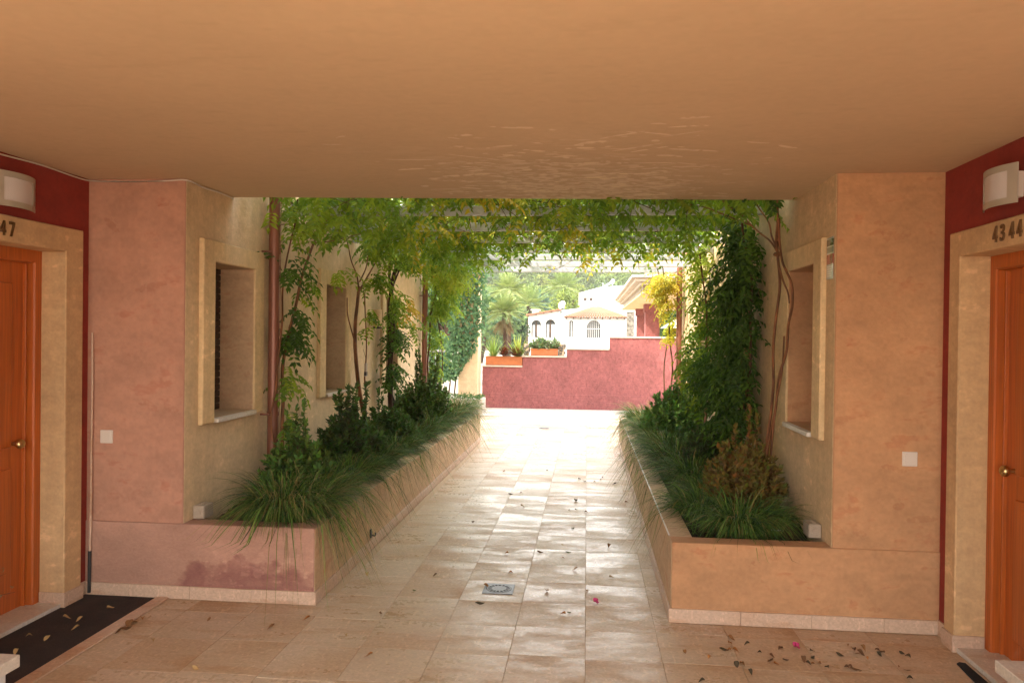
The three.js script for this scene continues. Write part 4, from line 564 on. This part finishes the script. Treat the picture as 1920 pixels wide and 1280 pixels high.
/* ---------- beyond the passage ---------- */
{
  const w = thing('end_wall', 'red rendered wall with stepped top closing the passage', 'wall', [0, 0, 17.2]), st = [[-2.35, -1.44, 0.955], [-1.44, -0.45, 1.185], [-0.45, 0.5, 1.365], [0.5, 7, 1.64]];
  const sh = new THREE.Shape(); sh.moveTo(-2.35, 0); sh.lineTo(7, 0); for (const [a, b, y] of [...st].reverse()) { sh.lineTo(b, y); sh.lineTo(a, y); } sh.closePath(); part(w, 'wall', slabD(sh, 17.2, 17.45, 0.008), M.endRed);
  for (const [a, b, y] of st) part(w, 'coping', box(a - 0.02, b - (b < 6 ? 0.002 : 0), y + 0.001, y + 0.035, 17.17, 17.48, 0.006), M.stoneTrim);
  part(w, 'plinth', box(-2.34, 7, 0.002, 0.36, 17.192, 17.21, 0.004), M.endRed);
  const troughs = [[-2.28, -1.45, 0.992, 0.20, 'orange terracotta trough of spiky agaves and red succulents'], [-1.26, -0.65, 1.222, 0.155, 'narrower terracotta trough of grey green plants on the middle step']];
  troughs.forEach(([a, b, y, h, lab]) => { const t = thing('plant_trough', lab, 'planter', [(a + b) / 2, y, 17.32]), r = 0.02; part(t, 'front', box(a, b, y, y + h, 17.21, 17.235, 0.008), M.terracotta); part(t, 'back', box(a, b, y, y + h, 17.40, 17.425, 0.008), M.terracotta); part(t, 'end', box(a, a + r, y, y + h - 0.002, 17.236, 17.399, 0.004), M.terracotta); part(t, 'end', box(b - r, b, y, y + h - 0.002, 17.236, 17.399, 0.004), M.terracotta); part(t, 'rim', box(a - 0.01, b + 0.01, y + h - 0.02, y + h + 0.001, 17.2, 17.212, 0.004), M.terracotta); part(t, 'soil', box(a + r, b - r, y + 0.01, y + h - 0.02, 17.236, 17.399, 0.002), M.soil); });
  for (const [x, y, h, lab] of [[-1.36, 1.222, 0.26, 'short rubble stone pillar between the two terracotta troughs'], [-0.56, 1.222, 0.27, 'short rubble stone pillar at the end of the narrower trough']]) {
    const t = thing('stone_pillar', lab, 'pillar', [x, y, 17.32]); part(t, 'core', box(x - 0.055, x + 0.055, y, y + h, 17.24, 17.38, 0.01), M.mortar); const r = rng(Math.round(x * 100) + 900);
    for (let k = 0; k < 22; k++) { const g = new THREE.DodecahedronGeometry(0.026 + 0.014 * r()); g.scale(1.2, 0.8, 0.7); const face = k % 3, u = (r() - 0.5) * 0.1, yy = y + 0.02 + r() * (h - 0.04); g.rotateZ(r() * 3); if (face === 0) g.translate(x + u, yy, -17.238); else g.translate(x + (face === 1 ? -0.055 : 0.055), yy, -17.31 + u); part(t, 'stone', uvm(g), M.rubble); }
  }
  // plants in the troughs
  const rosette = (name, label, cat, x, y, d, n, L, wd, c0, c1, seed, group) => { const t = thing(name, label, cat, [x, y, d], group), lv = new Leaves(seed), r = lv.r; for (let i = 0; i < n; i++) { const a = i * 2.4 + r(), e = lerp(0.15, 1.35, Math.pow(i / n, 0.8)), o = new THREE.Vector3(Math.cos(a) * Math.sin(e), Math.cos(e), Math.sin(a) * Math.sin(e)), pts = []; for (let k = 0; k <= 4; k++) { const u = k / 4, q = V(x, y, d).addScaledVector(o, L * u * (0.8 + 0.4 * r() * 0.5)); q.y -= 0.18 * L * u * u * Math.sin(e); pts.push(q); } lv.side = new THREE.Vector3(-o.x, 0.6, -o.z); lv.blade(pts, wd, mixc(c0, c1, r())); } foliage(t, 'leaves', lv, M.leafDull); return t; };
  rosette('agave', 'spiky bright agave at the outer end of the orange trough', 'plant', -2.12, 1.17, 17.32, 44, 0.58, 0.045, [0.16, 0.28, 0.05], [0.35, 0.45, 0.10], 501, 'plants in the end wall troughs');
  rosette('agave', 'spiky yellow green agave behind the red succulents', 'plant', -1.55, 1.17, 17.36, 48, 0.64, 0.045, [0.2, 0.32, 0.05], [0.45, 0.5, 0.1], 502, 'plants in the end wall troughs');
  rosette('succulent', 'dark red succulent in the middle of the orange trough', 'plant', -1.87, 1.21, 17.27, 90, 0.28, 0.06, [0.24, 0.03, 0.02], [0.17, 0.10, 0.03], 503, 'plants in the end wall troughs');
  rosette('succulent', 'red and green succulent spilling over the trough end', 'plant', -1.60, 1.20, 17.25, 100, 0.28, 0.06, [0.26, 0.035, 0.025], [0.17, 0.18, 0.03], 504, 'plants in the end wall troughs');
  shrub('grey green leafy plant in the narrower trough next to the stone pillars', -1.08, 17.32, 1.34, 0.24, 0.27, 70, 505, [[0.13, 0.2, 0.08], [0.24, 0.3, 0.14]], 0.05, 0, 'plants in the end wall troughs');
  shrub('smaller grey green plant at the farther end of the narrower trough', -0.76, 17.32, 1.34, 0.18, 0.24, 50, 506, [[0.13, 0.2, 0.08], [0.26, 0.32, 0.16]], 0.05, 0, 'plants in the end wall troughs');
  // ivy pillar, railing, low wall
  const pl = thing('gate_pillar', 'tall cream rendered pillar standing where the red wall ends', 'pillar', [-2.62, 0, 16.75]); part(pl, 'shaft', box(-2.80, -2.37, 0, 2.95, 16.6, 17.1, 0.01), M.cream); part(pl, 'cap', box(-2.88, -2.31, 2.952, 3.04, 16.52, 17.18, 0.012), M.trim); part(pl, 'base', box(-2.83, -2.345, 0, 0.34, 16.57, 17.12, 0.01), M.trim);
  single('low_wall', box(-4.2, -2.14, 0, 0.345, 15.75, 16.25, 0.012), M.stoneTrim, 'low cream wall before the ivy covered pillar', 'wall', [-3.1, 0, 16]);
  { const t = thing('ivy', 'bluish green ivy climbing up the cream pillar', 'ivy', [-2.75, 0.35, 16.5]), lv = new Leaves(81), r = lv.r; for (const o of [0, 0.12]) part(t, 'stem', tube([V(-2.98 + o, 0.34, 16.45), V(-2.92 + o, 1.0, 16.5), V(-2.84 + o, 1.8, 16.55), V(-2.75 + o, 2.8, 16.55)], 0.018, 0.008, 6), M.barkDark); for (let i = 0; i < 2600; i++) { const y = 0.7 + 2.5 * r(), c = lerp(-2.95, -2.60, sstep(0.6, 2.0, y)), sp = 0.14 + 0.22 * sstep(0.7, 1.6, y) + 0.05 * Math.sin(y * 7), v = lv.vec(); const p = V(c + v.x * sp, y, 16.48 + v.z * 0.16); lv.leaf(p, lv.vec(), new THREE.Vector3(0.2, 0.6, 1).addScaledVector(lv.vec(), 0.7).normalize(), 0.075 + 0.04 * r(), 0.055, mixc([0.06, 0.15, 0.07], [0.18, 0.32, 0.12], r()), 0.1); } foliage(t, 'foliage', lv, M.leaf); }
  { const t = thing('railing', 'grey metal railing with thin upright bars beyond the low wall', 'railing', [-3.6, 0.34, 16]); part(t, 'top_rail', box(-4.6, -2.98, 1.30, 1.345, 15.98, 16.02, 0.006), M.wire); part(t, 'bottom_rail', box(-4.6, -2.98, 0.44, 0.47, 15.985, 16.015, 0.004), M.wire); for (let k = 0; k < 11; k++) part(t, 'bar', box(-4.5 + k * 0.145, -4.488 + k * 0.145, 0.346, 1.302, 15.993, 16.007, 0.003), M.wire); }
  { const t = thing('grass_clump', 'low trailing green tuft on top of the low cream wall', 'grass', [-2.5, 0.35, 15.95], 'greenery at the end wall'), lv = new Leaves(88), r = lv.r; for (let i = 0; i < 420; i++) { const p = V(-2.95 + 0.8 * r(), 0.35 + 0.06 * r(), 15.75 + 0.3 * r()); if (r() < 0.4) p.y -= 0.2 * r(), p.z = -15.73; lv.leaf(p, lv.vec(), new THREE.Vector3(0, 1, 0), 0.09, 0.02, mixc([0.06, 0.14, 0.05], [0.16, 0.26, 0.07], r())); } foliage(t, 'blades', lv, M.leafDull); }
}
/* trees */
function crown(lv, cx, cy, cd, rx, ry, n, ls, c0, c1, gaps = 0.5) {
  const r = lv.r, cl = []; for (let i = 0; i < 26; i++) { const v = lv.vec().multiplyScalar(Math.cbrt(r()) * 0.85); cl.push([cx + v.x * rx, cy + v.y * ry, cd + v.z * rx, (0.22 + 0.26 * r())]); }
  for (let i = 0; i < n; i++) { const [x, y, d, k] = cl[Math.floor(r() * cl.length)], v = lv.vec().multiplyScalar(Math.pow(r(), 0.45)), p = V(x + v.x * rx * k, y + v.y * ry * k, d + v.z * rx * k), s = ls * (0.6 + 0.8 * r()); lv.leaf(p, lv.vec(), lv.vec(), s, s * 0.6, mixc(c0, c1, Math.pow(r(), 1.3)), 0.2); }
}
function tree(name, label, x, y, d, h, rx, ry, n, ls, c0, c1, seed, group, mat = M.barkDark) {
  const t = thing(name, label, 'tree', [x, y, d], group), lv = new Leaves(seed), r = lv.r, st = [tube([V(x, y, d), V(x + 0.05 * h, y + h * 0.3, d), V(x, y + h * 0.75, d)], h * 0.03, h * 0.012, 8)];
  for (let i = 0; i < 5; i++) { const a = i * 1.3 + r(); st.push(tube([V(x + 0.02 * h, y + h * (0.3 + 0.06 * i), d), V(x + Math.cos(a) * rx * 0.4, y + h * (0.5 + 0.05 * i), d + Math.sin(a) * rx * 0.4), V(x + Math.cos(a) * rx * 0.7, y + h * (0.62 + 0.06 * i), d + Math.sin(a) * rx * 0.7)], h * 0.012, h * 0.004, 6)); }
  part(t, 'trunk', merge(st), mat); crown(lv, x, y + h - ry, d, rx, ry, n, ls, c0, c1); foliage(t, 'crown', lv); return t;
}
function palm(label, x, y, d, h, L, n, seed, c0, c1, skirt = 0, group = 'palms beyond the end wall') {
  const t = thing('palm_tree', label, 'palm', [x, y, d], group), lv = new Leaves(seed), r = lv.r; part(t, 'trunk', tube([V(x, y, d), V(x + 0.05, y + h * 0.5, d), V(x, y + h, d)], L * 0.11, L * 0.08, 10), M.barkDark);
  for (let i = 0; i < n + skirt; i++) { const dead = i >= n, a = i * 2.399 + r() * 0.4, e = dead ? 1.9 + 0.8 * r() : lerp(0.15, 1.75, i / n), o = new THREE.Vector3(Math.cos(a) * Math.sin(e), Math.cos(e), Math.sin(a) * Math.sin(e)), b = V(x, y + h - (dead ? 0.25 * L : 0), d), c = dead ? mixc([0.34, 0.25, 0.12], [0.22, 0.16, 0.08], r()) : mixc(c0, c1, r()), LL = L * (dead ? 0.6 : 0.85 + 0.3 * r()), pts = [];
    for (let k = 0; k <= 5; k++) { const u = k / 5, q = b.clone().addScaledVector(o, LL * u); q.y -= 0.35 * LL * u * u * Math.sin(Math.min(e, 1.6)); pts.push(q); }
    lv.side = new THREE.Vector3(-o.z, 0, o.x).cross(o); lv.blade(pts, L * 0.028, c); const sd = new THREE.Vector3(-o.z, 0, o.x).normalize();
    for (let k = 0; k < 14; k++) for (const s of [-1, 1]) { const u = 0.25 + 0.75 * k / 14, f = u * 5, i0 = Math.min(4, Math.floor(f)), p = pts[i0].clone().lerp(pts[i0 + 1], f - i0); lv.leaf(p, sd.clone().multiplyScalar(s).addScaledVector(o, 0.8).add(new THREE.Vector3(0, -0.35, 0)).normalize(), new THREE.Vector3(0, 1, 0), LL * 0.34 * (1.1 - u * 0.5), LL * 0.03, c, 0.05); } }
  foliage(t, 'fronds', lv, M.leafDull); return t;
}
const PG = [[0.16, 0.24, 0.07], [0.34, 0.42, 0.13]];
palm('spiky yucca tree with a skirt of dry leaves behind the orange trough', -3.05, 0, 28, 2.5, 0.85, 60, 601, [0.20, 0.28, 0.10], [0.42, 0.48, 0.2], 40);
palm('second taller yucca head just above the dry leaved one', -3.2, 0, 31, 3.5, 0.9, 54, 602, [0.22, 0.30, 0.11], [0.44, 0.5, 0.22], 10);
palm('pale feathery palm beside the arched white house', -4.6, 0, 60, 4.0, 2.0, 44, 603, ...PG, 8);
palm('green palm rising behind the white house roof', -2.3, 0, 75, 6.4, 2.2, 46, 604, ...PG, 6);
palm('small palm high on the slope above the solar heater', 7.2, 6, 130, 6, 2.6, 40, 605, ...PG, 6);
tree('leafy_tree', 'loose green tree behind the ivy pillar and railing', -5.0, 0, 26, 4.4, 1.6, 1.5, 2600, 0.2, [0.06, 0.13, 0.05], [0.17, 0.28, 0.09], 611, 'trees beyond the end wall');
tree('leafy_tree', 'bright bushy tree beyond the railing', -7.2, 0, 34, 5.2, 2.4, 2.2, 2600, 0.28, [0.08, 0.15, 0.05], [0.22, 0.32, 0.08], 612, 'trees beyond the end wall');
tree('leafy_tree', 'low green bush standing behind the railing bars', -4.4, 0, 21, 1.7, 1.1, 0.75, 2200, 0.13, [0.06, 0.13, 0.05], [0.16, 0.27, 0.09], 613, 'trees beyond the end wall');
tree('leafy_tree', 'yellow green tree by the upper white house', -1.9, 0, 66, 5.6, 1.3, 1.6, 1600, 0.3, [0.12, 0.18, 0.03], [0.30, 0.36, 0.05], 614, 'trees beyond the end wall');
tree('leafy_tree', 'round dark bush against the arched house wall', -4.55, 0, 50, 3.3, 0.85, 0.9, 1600, 0.17, [0.03, 0.07, 0.025], [0.07, 0.13, 0.04], 615, 'trees beyond the end wall');
tree('leafy_tree', 'bluish tree at the foot of the wooded slope', -5.2, 0, 78, 6.0, 2.2, 2.2, 1500, 0.4, [0.05, 0.12, 0.08], [0.12, 0.22, 0.12], 616, 'trees beyond the end wall');
tree('leafy_tree', 'dark leafy tree seen past the red columns', 3.9, 0, 36, 3.3, 1.1, 1.0, 1800, 0.2, [0.04, 0.09, 0.03], [0.12, 0.2, 0.06], 617, 'trees beyond the end wall');
tree('leafy_tree', 'broad green tree behind the yuccas', -6.4, 0, 46, 4.6, 2.6, 2.0, 2400, 0.3, [0.07, 0.14, 0.06], [0.2, 0.3, 0.1], 618, 'trees beyond the end wall');

tree('leafy_tree', 'unseen tall tree added beside the house to shade the end wall', -7.6, 0, 13.9, 12.4, 3.3, 3.4, 5200, 0.34, [0.05, 0.10, 0.03], [0.14, 0.22, 0.06], 619, 'trees beyond the end wall');  // hidden from view, added to shade the red wall and far paving

{ // hill and the wood on it
  const hgt = (x, d) => { const t = Math.max(0, d - 80), n = Math.sin(x * 0.045 + d * 0.02) * 1.8 + Math.sin(x * 0.11 - d * 0.05) * 0.9; return -0.5 + 27.5 * sstep(0, 175, t) * (1 - 0.0016 * Math.max(-70, x)) + n * sstep(0, 40, t); };
  const g = new THREE.PlaneGeometry(420, 320, 90, 80); g.rotateX(-Math.PI / 2); g.translate(0, 0, -235); const p = g.attributes.position; for (let i = 0; i < p.count; i++) p.setY(i, hgt(p.getX(i), -p.getZ(i))); g.computeVertexNormals(); uvm(g);
  single('hill', g, M.hill, 'scrubby wooded hillside rising behind the white houses', 'hill', [0, 0, 80], null, 'structure');
  const protos = [0, 1, 2].map(k => { const lv = new Leaves(700 + k); crown(lv, 0, 1.5, 0, 1.25, 1.25, 420, 0.42, [[0.05, 0.09, 0.02], [0.09, 0.13, 0.02], [0.045, 0.085, 0.035]][k], [[0.15, 0.22, 0.035], [0.24, 0.28, 0.04], [0.12, 0.19, 0.06]][k]); return lv.geo(); });
  const r = rng(808), Nn = noiseField(809), per = [[], [], []], m = new THREE.Matrix4(), q = new THREE.Quaternion();
  for (let i = 0; i < 5200; i++) { const d = 84 + Math.pow(r(), 0.8) * 180, x = -0.02 * d + (r() - 0.5) * d * 0.75; if (Nn((x + 200) / 400, d / 400, 30, 30, 3) < 0.42) continue; const s = 0.7 + 1.5 * r() * r(); q.setFromAxisAngle(new THREE.Vector3(0, 1, 0), r() * 6.28); per[Math.floor(r() * 3)].push(new THREE.Matrix4().compose(new THREE.Vector3(x, hgt(x, d) - 0.3, -d), q, new THREE.Vector3(s, s * (0.8 + 0.5 * r()), s))); }
  const wood = new THREE.Group(); wood.name = 'hillside_wood'; wood.position.set(0, 0, -150); tag(wood, 'pale green pines and scrub covering the hillside', 'woodland', null, 'stuff'); scene.add(wood);
  per.forEach((l, k) => { const im = new THREE.InstancedMesh(protos[k], M.leafDull, l.length); im.name = 'tree_crowns'; im.userData.kind = 'stuff'; l.forEach((mm, i) => im.setMatrixAt(i, m.makeTranslation(0, 0, 150).multiply(mm))); im.castShadow = im.receiveShadow = true; wood.add(im); });
}

/* white houses */
function tiles(a, b, ridgeA, ridgeB, n, rad) { // rows of half-round roof tiles from the eave a-b up to the ridge
  const out = []; for (let i = 0; i < n; i++) { const t = (i + 0.5) / n, e = a.clone().lerp(b, t), k = ridgeA.clone().lerp(ridgeB, t); out.push(tube([e, e.clone().lerp(k, 0.5), k], rad, rad * 0.85, 6, 3)); } return merge(out);
}
function archWindow(parent, x0, x1, y0, y1, face, mat, bars) {
  const w = x1 - x0, r = w / 2, s = new THREE.Shape(); s.moveTo(x0, y0); s.lineTo(x1, y0); s.lineTo(x1, y1 - r); s.absarc((x0 + x1) / 2, y1 - r, r, 0, Math.PI); s.closePath();
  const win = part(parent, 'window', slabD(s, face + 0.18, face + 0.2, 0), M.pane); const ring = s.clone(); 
  if (bars) for (let k = 1; k < 7; k++) { const x = lerp(x0, x1, k / 7), hh = y1 - r + Math.sqrt(Math.max(0, r * r - Math.pow(x - (x0 + x1) / 2, 2))); part(win, 'bar', box(x - 0.012, x + 0.012, y0, hh, face + 0.02, face + 0.044, 0.003), mat); }
  if (bars) part(win, 'cross_bar', box(x0, x1, (y0 + y1) / 2, (y0 + y1) / 2 + 0.03, face + 0.045, face + 0.06, 0.003), mat);
  else { part(win, 'mullion', box((x0 + x1) / 2 - 0.05, (x0 + x1) / 2 + 0.05, y0, y1 - 0.05, face + 0.1, face + 0.16, 0.01), mat); part(win, 'curtain', box(lerp(x0, x1, 0.55), x1 - 0.06, y0, y1 - r, face + 0.14, face + 0.17, 0.01), M.white); part(win, 'curtain', box(x0 + 0.08, lerp(x0, x1, 0.36), y0, y1 - r, face + 0.14, face + 0.17, 0.01), M.white); }
  return s;
}
{
  const t = thing('villa', 'white villa with arched windows and a clay tiled bay roof', 'house', [-1, 0, 55]);
  const hole = (x0, x1, y0, y1) => { const r = (x1 - x0) / 2, s = new THREE.Path(); s.moveTo(x0, y0); s.lineTo(x1, y0); s.lineTo(x1, y1 - r); s.absarc((x0 + x1) / 2, y1 - r, r, 0, Math.PI); s.closePath(); return s; };
  const sa = new THREE.Shape([[-4.22, 0], [-1.95, 0], [-1.95, 3.52], [-4.22, 3.12]].map(p => new THREE.Vector2(...p))), wa = [[-4.0, -3.3, 1.55, 2.80], [-2.98, -2.28, 1.55, 2.86]]; for (const w of wa) sa.holes.push(hole(...w));
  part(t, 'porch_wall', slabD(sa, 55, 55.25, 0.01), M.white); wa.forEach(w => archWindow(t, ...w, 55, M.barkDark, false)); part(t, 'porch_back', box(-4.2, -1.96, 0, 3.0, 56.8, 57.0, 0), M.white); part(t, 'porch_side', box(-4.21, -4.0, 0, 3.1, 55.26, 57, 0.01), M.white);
  const ea = new THREE.Shape([[-4.42, 3.09], [-1.95, 3.53], [-1.95, 3.62], [-4.42, 3.20]].map(p => new THREE.Vector2(...p))); part(t, 'porch_roof', slabD(ea, 54.7, 57.5, 0.01), M.roofTile); for (let k = 0; k < 5; k++) { const x = -4.25 + k * 0.55; part(t, 'rafter', box(x, x + 0.09, 3.04 + 0.178 * (x + 4.42), 3.13 + 0.178 * (x + 4.42), 54.72, 55, 0.01), M.barkDark); }
  part(t, 'main_block', box(-1.95, 3.2, 0, 3.05, 56.6, 62, 0.02), M.white);
  const gs = new THREE.Shape([[-1.95, 2.9], [3.2, 2.9], [2.5, 3.85], [1.6, 4.12], [-1.0, 3.72], [-1.95, 3.62]].map(p => new THREE.Vector2(...p))); part(t, 'gable', slabD(gs, 57.4, 57.8, 0.01), M.white);
  part(t, 'corner_wall', box(-1.93, -1.5, 0, 3.3, 54.9, 57, 0.02), M.white);
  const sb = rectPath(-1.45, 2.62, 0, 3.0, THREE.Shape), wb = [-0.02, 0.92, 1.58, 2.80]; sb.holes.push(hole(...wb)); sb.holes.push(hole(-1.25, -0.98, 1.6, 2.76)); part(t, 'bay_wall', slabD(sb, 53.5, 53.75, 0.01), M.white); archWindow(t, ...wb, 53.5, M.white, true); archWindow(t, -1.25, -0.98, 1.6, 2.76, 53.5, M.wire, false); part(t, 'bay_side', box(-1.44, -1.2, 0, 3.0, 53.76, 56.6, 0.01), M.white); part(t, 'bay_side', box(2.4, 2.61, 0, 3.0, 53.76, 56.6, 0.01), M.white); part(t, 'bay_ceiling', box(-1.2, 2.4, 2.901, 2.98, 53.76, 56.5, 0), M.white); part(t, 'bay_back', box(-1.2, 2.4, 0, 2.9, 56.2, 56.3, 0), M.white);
  const A = V(-1.65, 3.02, 53.2), B = V(2.82, 3.02, 53.2), T1 = V(0.5, 3.78, 55.2), T2 = V(0.75, 3.78, 55.2), tri = (a, b, c) => { const g = new THREE.BufferGeometry(); g.setAttribute('position', new THREE.Float32BufferAttribute([...a.toArray(), ...b.toArray(), ...c.toArray()], 3)); g.computeVertexNormals(); return uvm(g); };
  const rf = part(t, 'bay_roof', merge([tri(A, B, T1), tri(B, T2, T1), tri(V(-1.65, 3.02, 57), A, T1), tri(B, V(2.82, 3.02, 57), T2)]), M.roofTile); part(rf, 'roof_tiles', tiles(A, B, T1.clone().add(V(-0.1, 0, 0)), T2.clone().add(V(0.1, 0, 0)), 24, 0.07), M.roofTile).userData.kind = 'stuff';
  for (let k = 0; k < 9; k++) part(rf, 'rafter', box(-1.5 + k * 0.5, -1.41 + k * 0.5, 2.88, 2.98, 53.22, 53.5, 0.01), M.barkDark);
  part(t, 'chimney', box(-4.1, -3.6, 3.1, 3.55, 57, 57.5, 0.02), M.white); part(t, 'chimney_cap', box(-4.2, -3.5, 3.55, 3.64, 56.9, 57.6, 0.02), M.white);
  part(t, 'stay', tube([V(-1.75, 3.3, 54.6), V(-1.5, 2.2, 54.2), V(-1.3, 1.0, 54)], 0.05, 0.05, 6, 4), M.white);
  const u = thing('upper_villa', 'plain white block house above the arched villa', 'house', [1, 0, 72]); part(u, 'block', box(-0.82, 6.2, 0, 5.75, 72, 80, 0.03), M.white); part(u, 'parapet', slabD(new THREE.Shape([[-0.82, 5.752], [6.2, 5.752], [6.2, 6.7], [1.2, 6.3]].map(p => new THREE.Vector2(...p))), 72.2, 72.6, 0.01), M.white); for (const x of [-0.4, 0.15]) part(u, 'window', box(x, x + 0.32, 5.0, 5.3, 71.98, 72.05, 0.01), M.shutter);
  const s = thing('solar_heater', 'rooftop solar heater with dark round tank and tilted panel', 'solar heater', [2, 6.3, 74]); part(s, 'panel', slabD(new THREE.Shape([[1.15, 6.25], [1.3, 6.22], [2.3, 6.85], [2.2, 6.93]].map(p => new THREE.Vector2(...p))), 73, 75, 0.01), M.steel); const tk = new THREE.CylinderGeometry(0.2, 0.2, 1.8, 20); tk.rotateX(Math.PI / 2); tk.translate(2.35, 6.95, -73.9); part(s, 'tank', tk, M.wire); for (const x of [1.4, 2.3]) part(s, 'leg', box(x, x + 0.05, 5.7, 6.8, 73.2, 73.25, 0.005), M.steel);
  const dsh = thing('satellite_dish', 'white satellite dish on the villa roof', 'dish', [-2.0, 3.5, 57]); const di = new THREE.SphereGeometry(0.42, 20, 8, 0, Math.PI * 2, 0, 0.9); di.rotateX(1.2); di.rotateY(-0.7); di.translate(-1.75, 3.9, -57.2); part(dsh, 'dish', di, M.white); part(dsh, 'pole', tube([V(-1.75, 3.3, 57.2), V(-1.75, 3.9, 57.2)], 0.03, 0.03, 6, 2), M.steel);
  const q = thing('stone_column', 'rubble stone column between the villa and the red columns', 'column', [2.2, 0, 40]); part(q, 'shaft', box(2.03, 2.4, 0, 2.95, 40, 40.4, 0.02), M.rubble); part(q, 'capstone', box(1.99, 2.44, 2.95, 3.03, 39.96, 40.44, 0.02), M.stoneTrim);
}
{ // portico with red columns and a stepped cornice
  const t = thing('portico', 'portico with square red columns under a heavy moulded cornice', 'portico', [2.2, 0, 26]);
  const steps = [[2.80, 2.87, 1.42, 20.2], [2.87, 3.02, 1.55, 20.33], [3.02, 3.10, 1.36, 20.1], [3.10, 3.19, 1.22, 19.95], [3.19, 3.26, 1.12, 19.85]];
  steps.forEach(([a, b, x, d], i) => part(t, ['soffit', 'frieze', 'moulding', 'moulding', 'cornice'][i], box(x, 9, a + 0.001, b, d, 33, 0.008), i === 0 ? M.trim : M.stoneTrim));
  for (let k = 0; k < 18; k++) part(t, 'dentil', box(1.45, 1.552, 2.90, 3.01, 20.6 + k * 0.62, 20.85 + k * 0.62, 0.006), M.stoneTrim);
  for (let k = 0; k < 6; k++) part(t, 'dentil', box(1.75 + k * 0.55, 1.95 + k * 0.55, 2.90, 3.01, 20.2, 20.332, 0.006), M.stoneTrim);
  for (const d of [26.5, 31]) { const c = part(t, 'column', box(1.97, 2.45, 0, 2.52, d, d + 0.48, 0.01), M.endRed); part(c, 'capital', box(1.93, 2.5, 2.522, 2.80, d - 0.04, d + 0.52, 0.01), M.endRed); }
  part(t, 'roof_block', box(1.75, 5, 3.262, 4.0, 21.5, 24, 0.01), M.pink);
  part(t, 'parapet_floor', box(1.3, 9, -0.04, 0.1, 20, 33, 0.01), M.stoneTrim);
  const pr = thing('parasol', 'straw parasol glimpsed past the red columns', 'parasol', [4.2, 0, 33.5]); const cn = new THREE.ConeGeometry(0.9, 0.55, 10); cn.translate(4.1, 2.35, -34.5); part(pr, 'canopy', cn, M.stoneTrim); part(pr, 'pole', tube([V(4.1, 0, 34.5), V(4.1, 2.4, 34.5)], 0.03, 0.03, 6, 2), M.bark);
}

renderer.render(scene, camera);
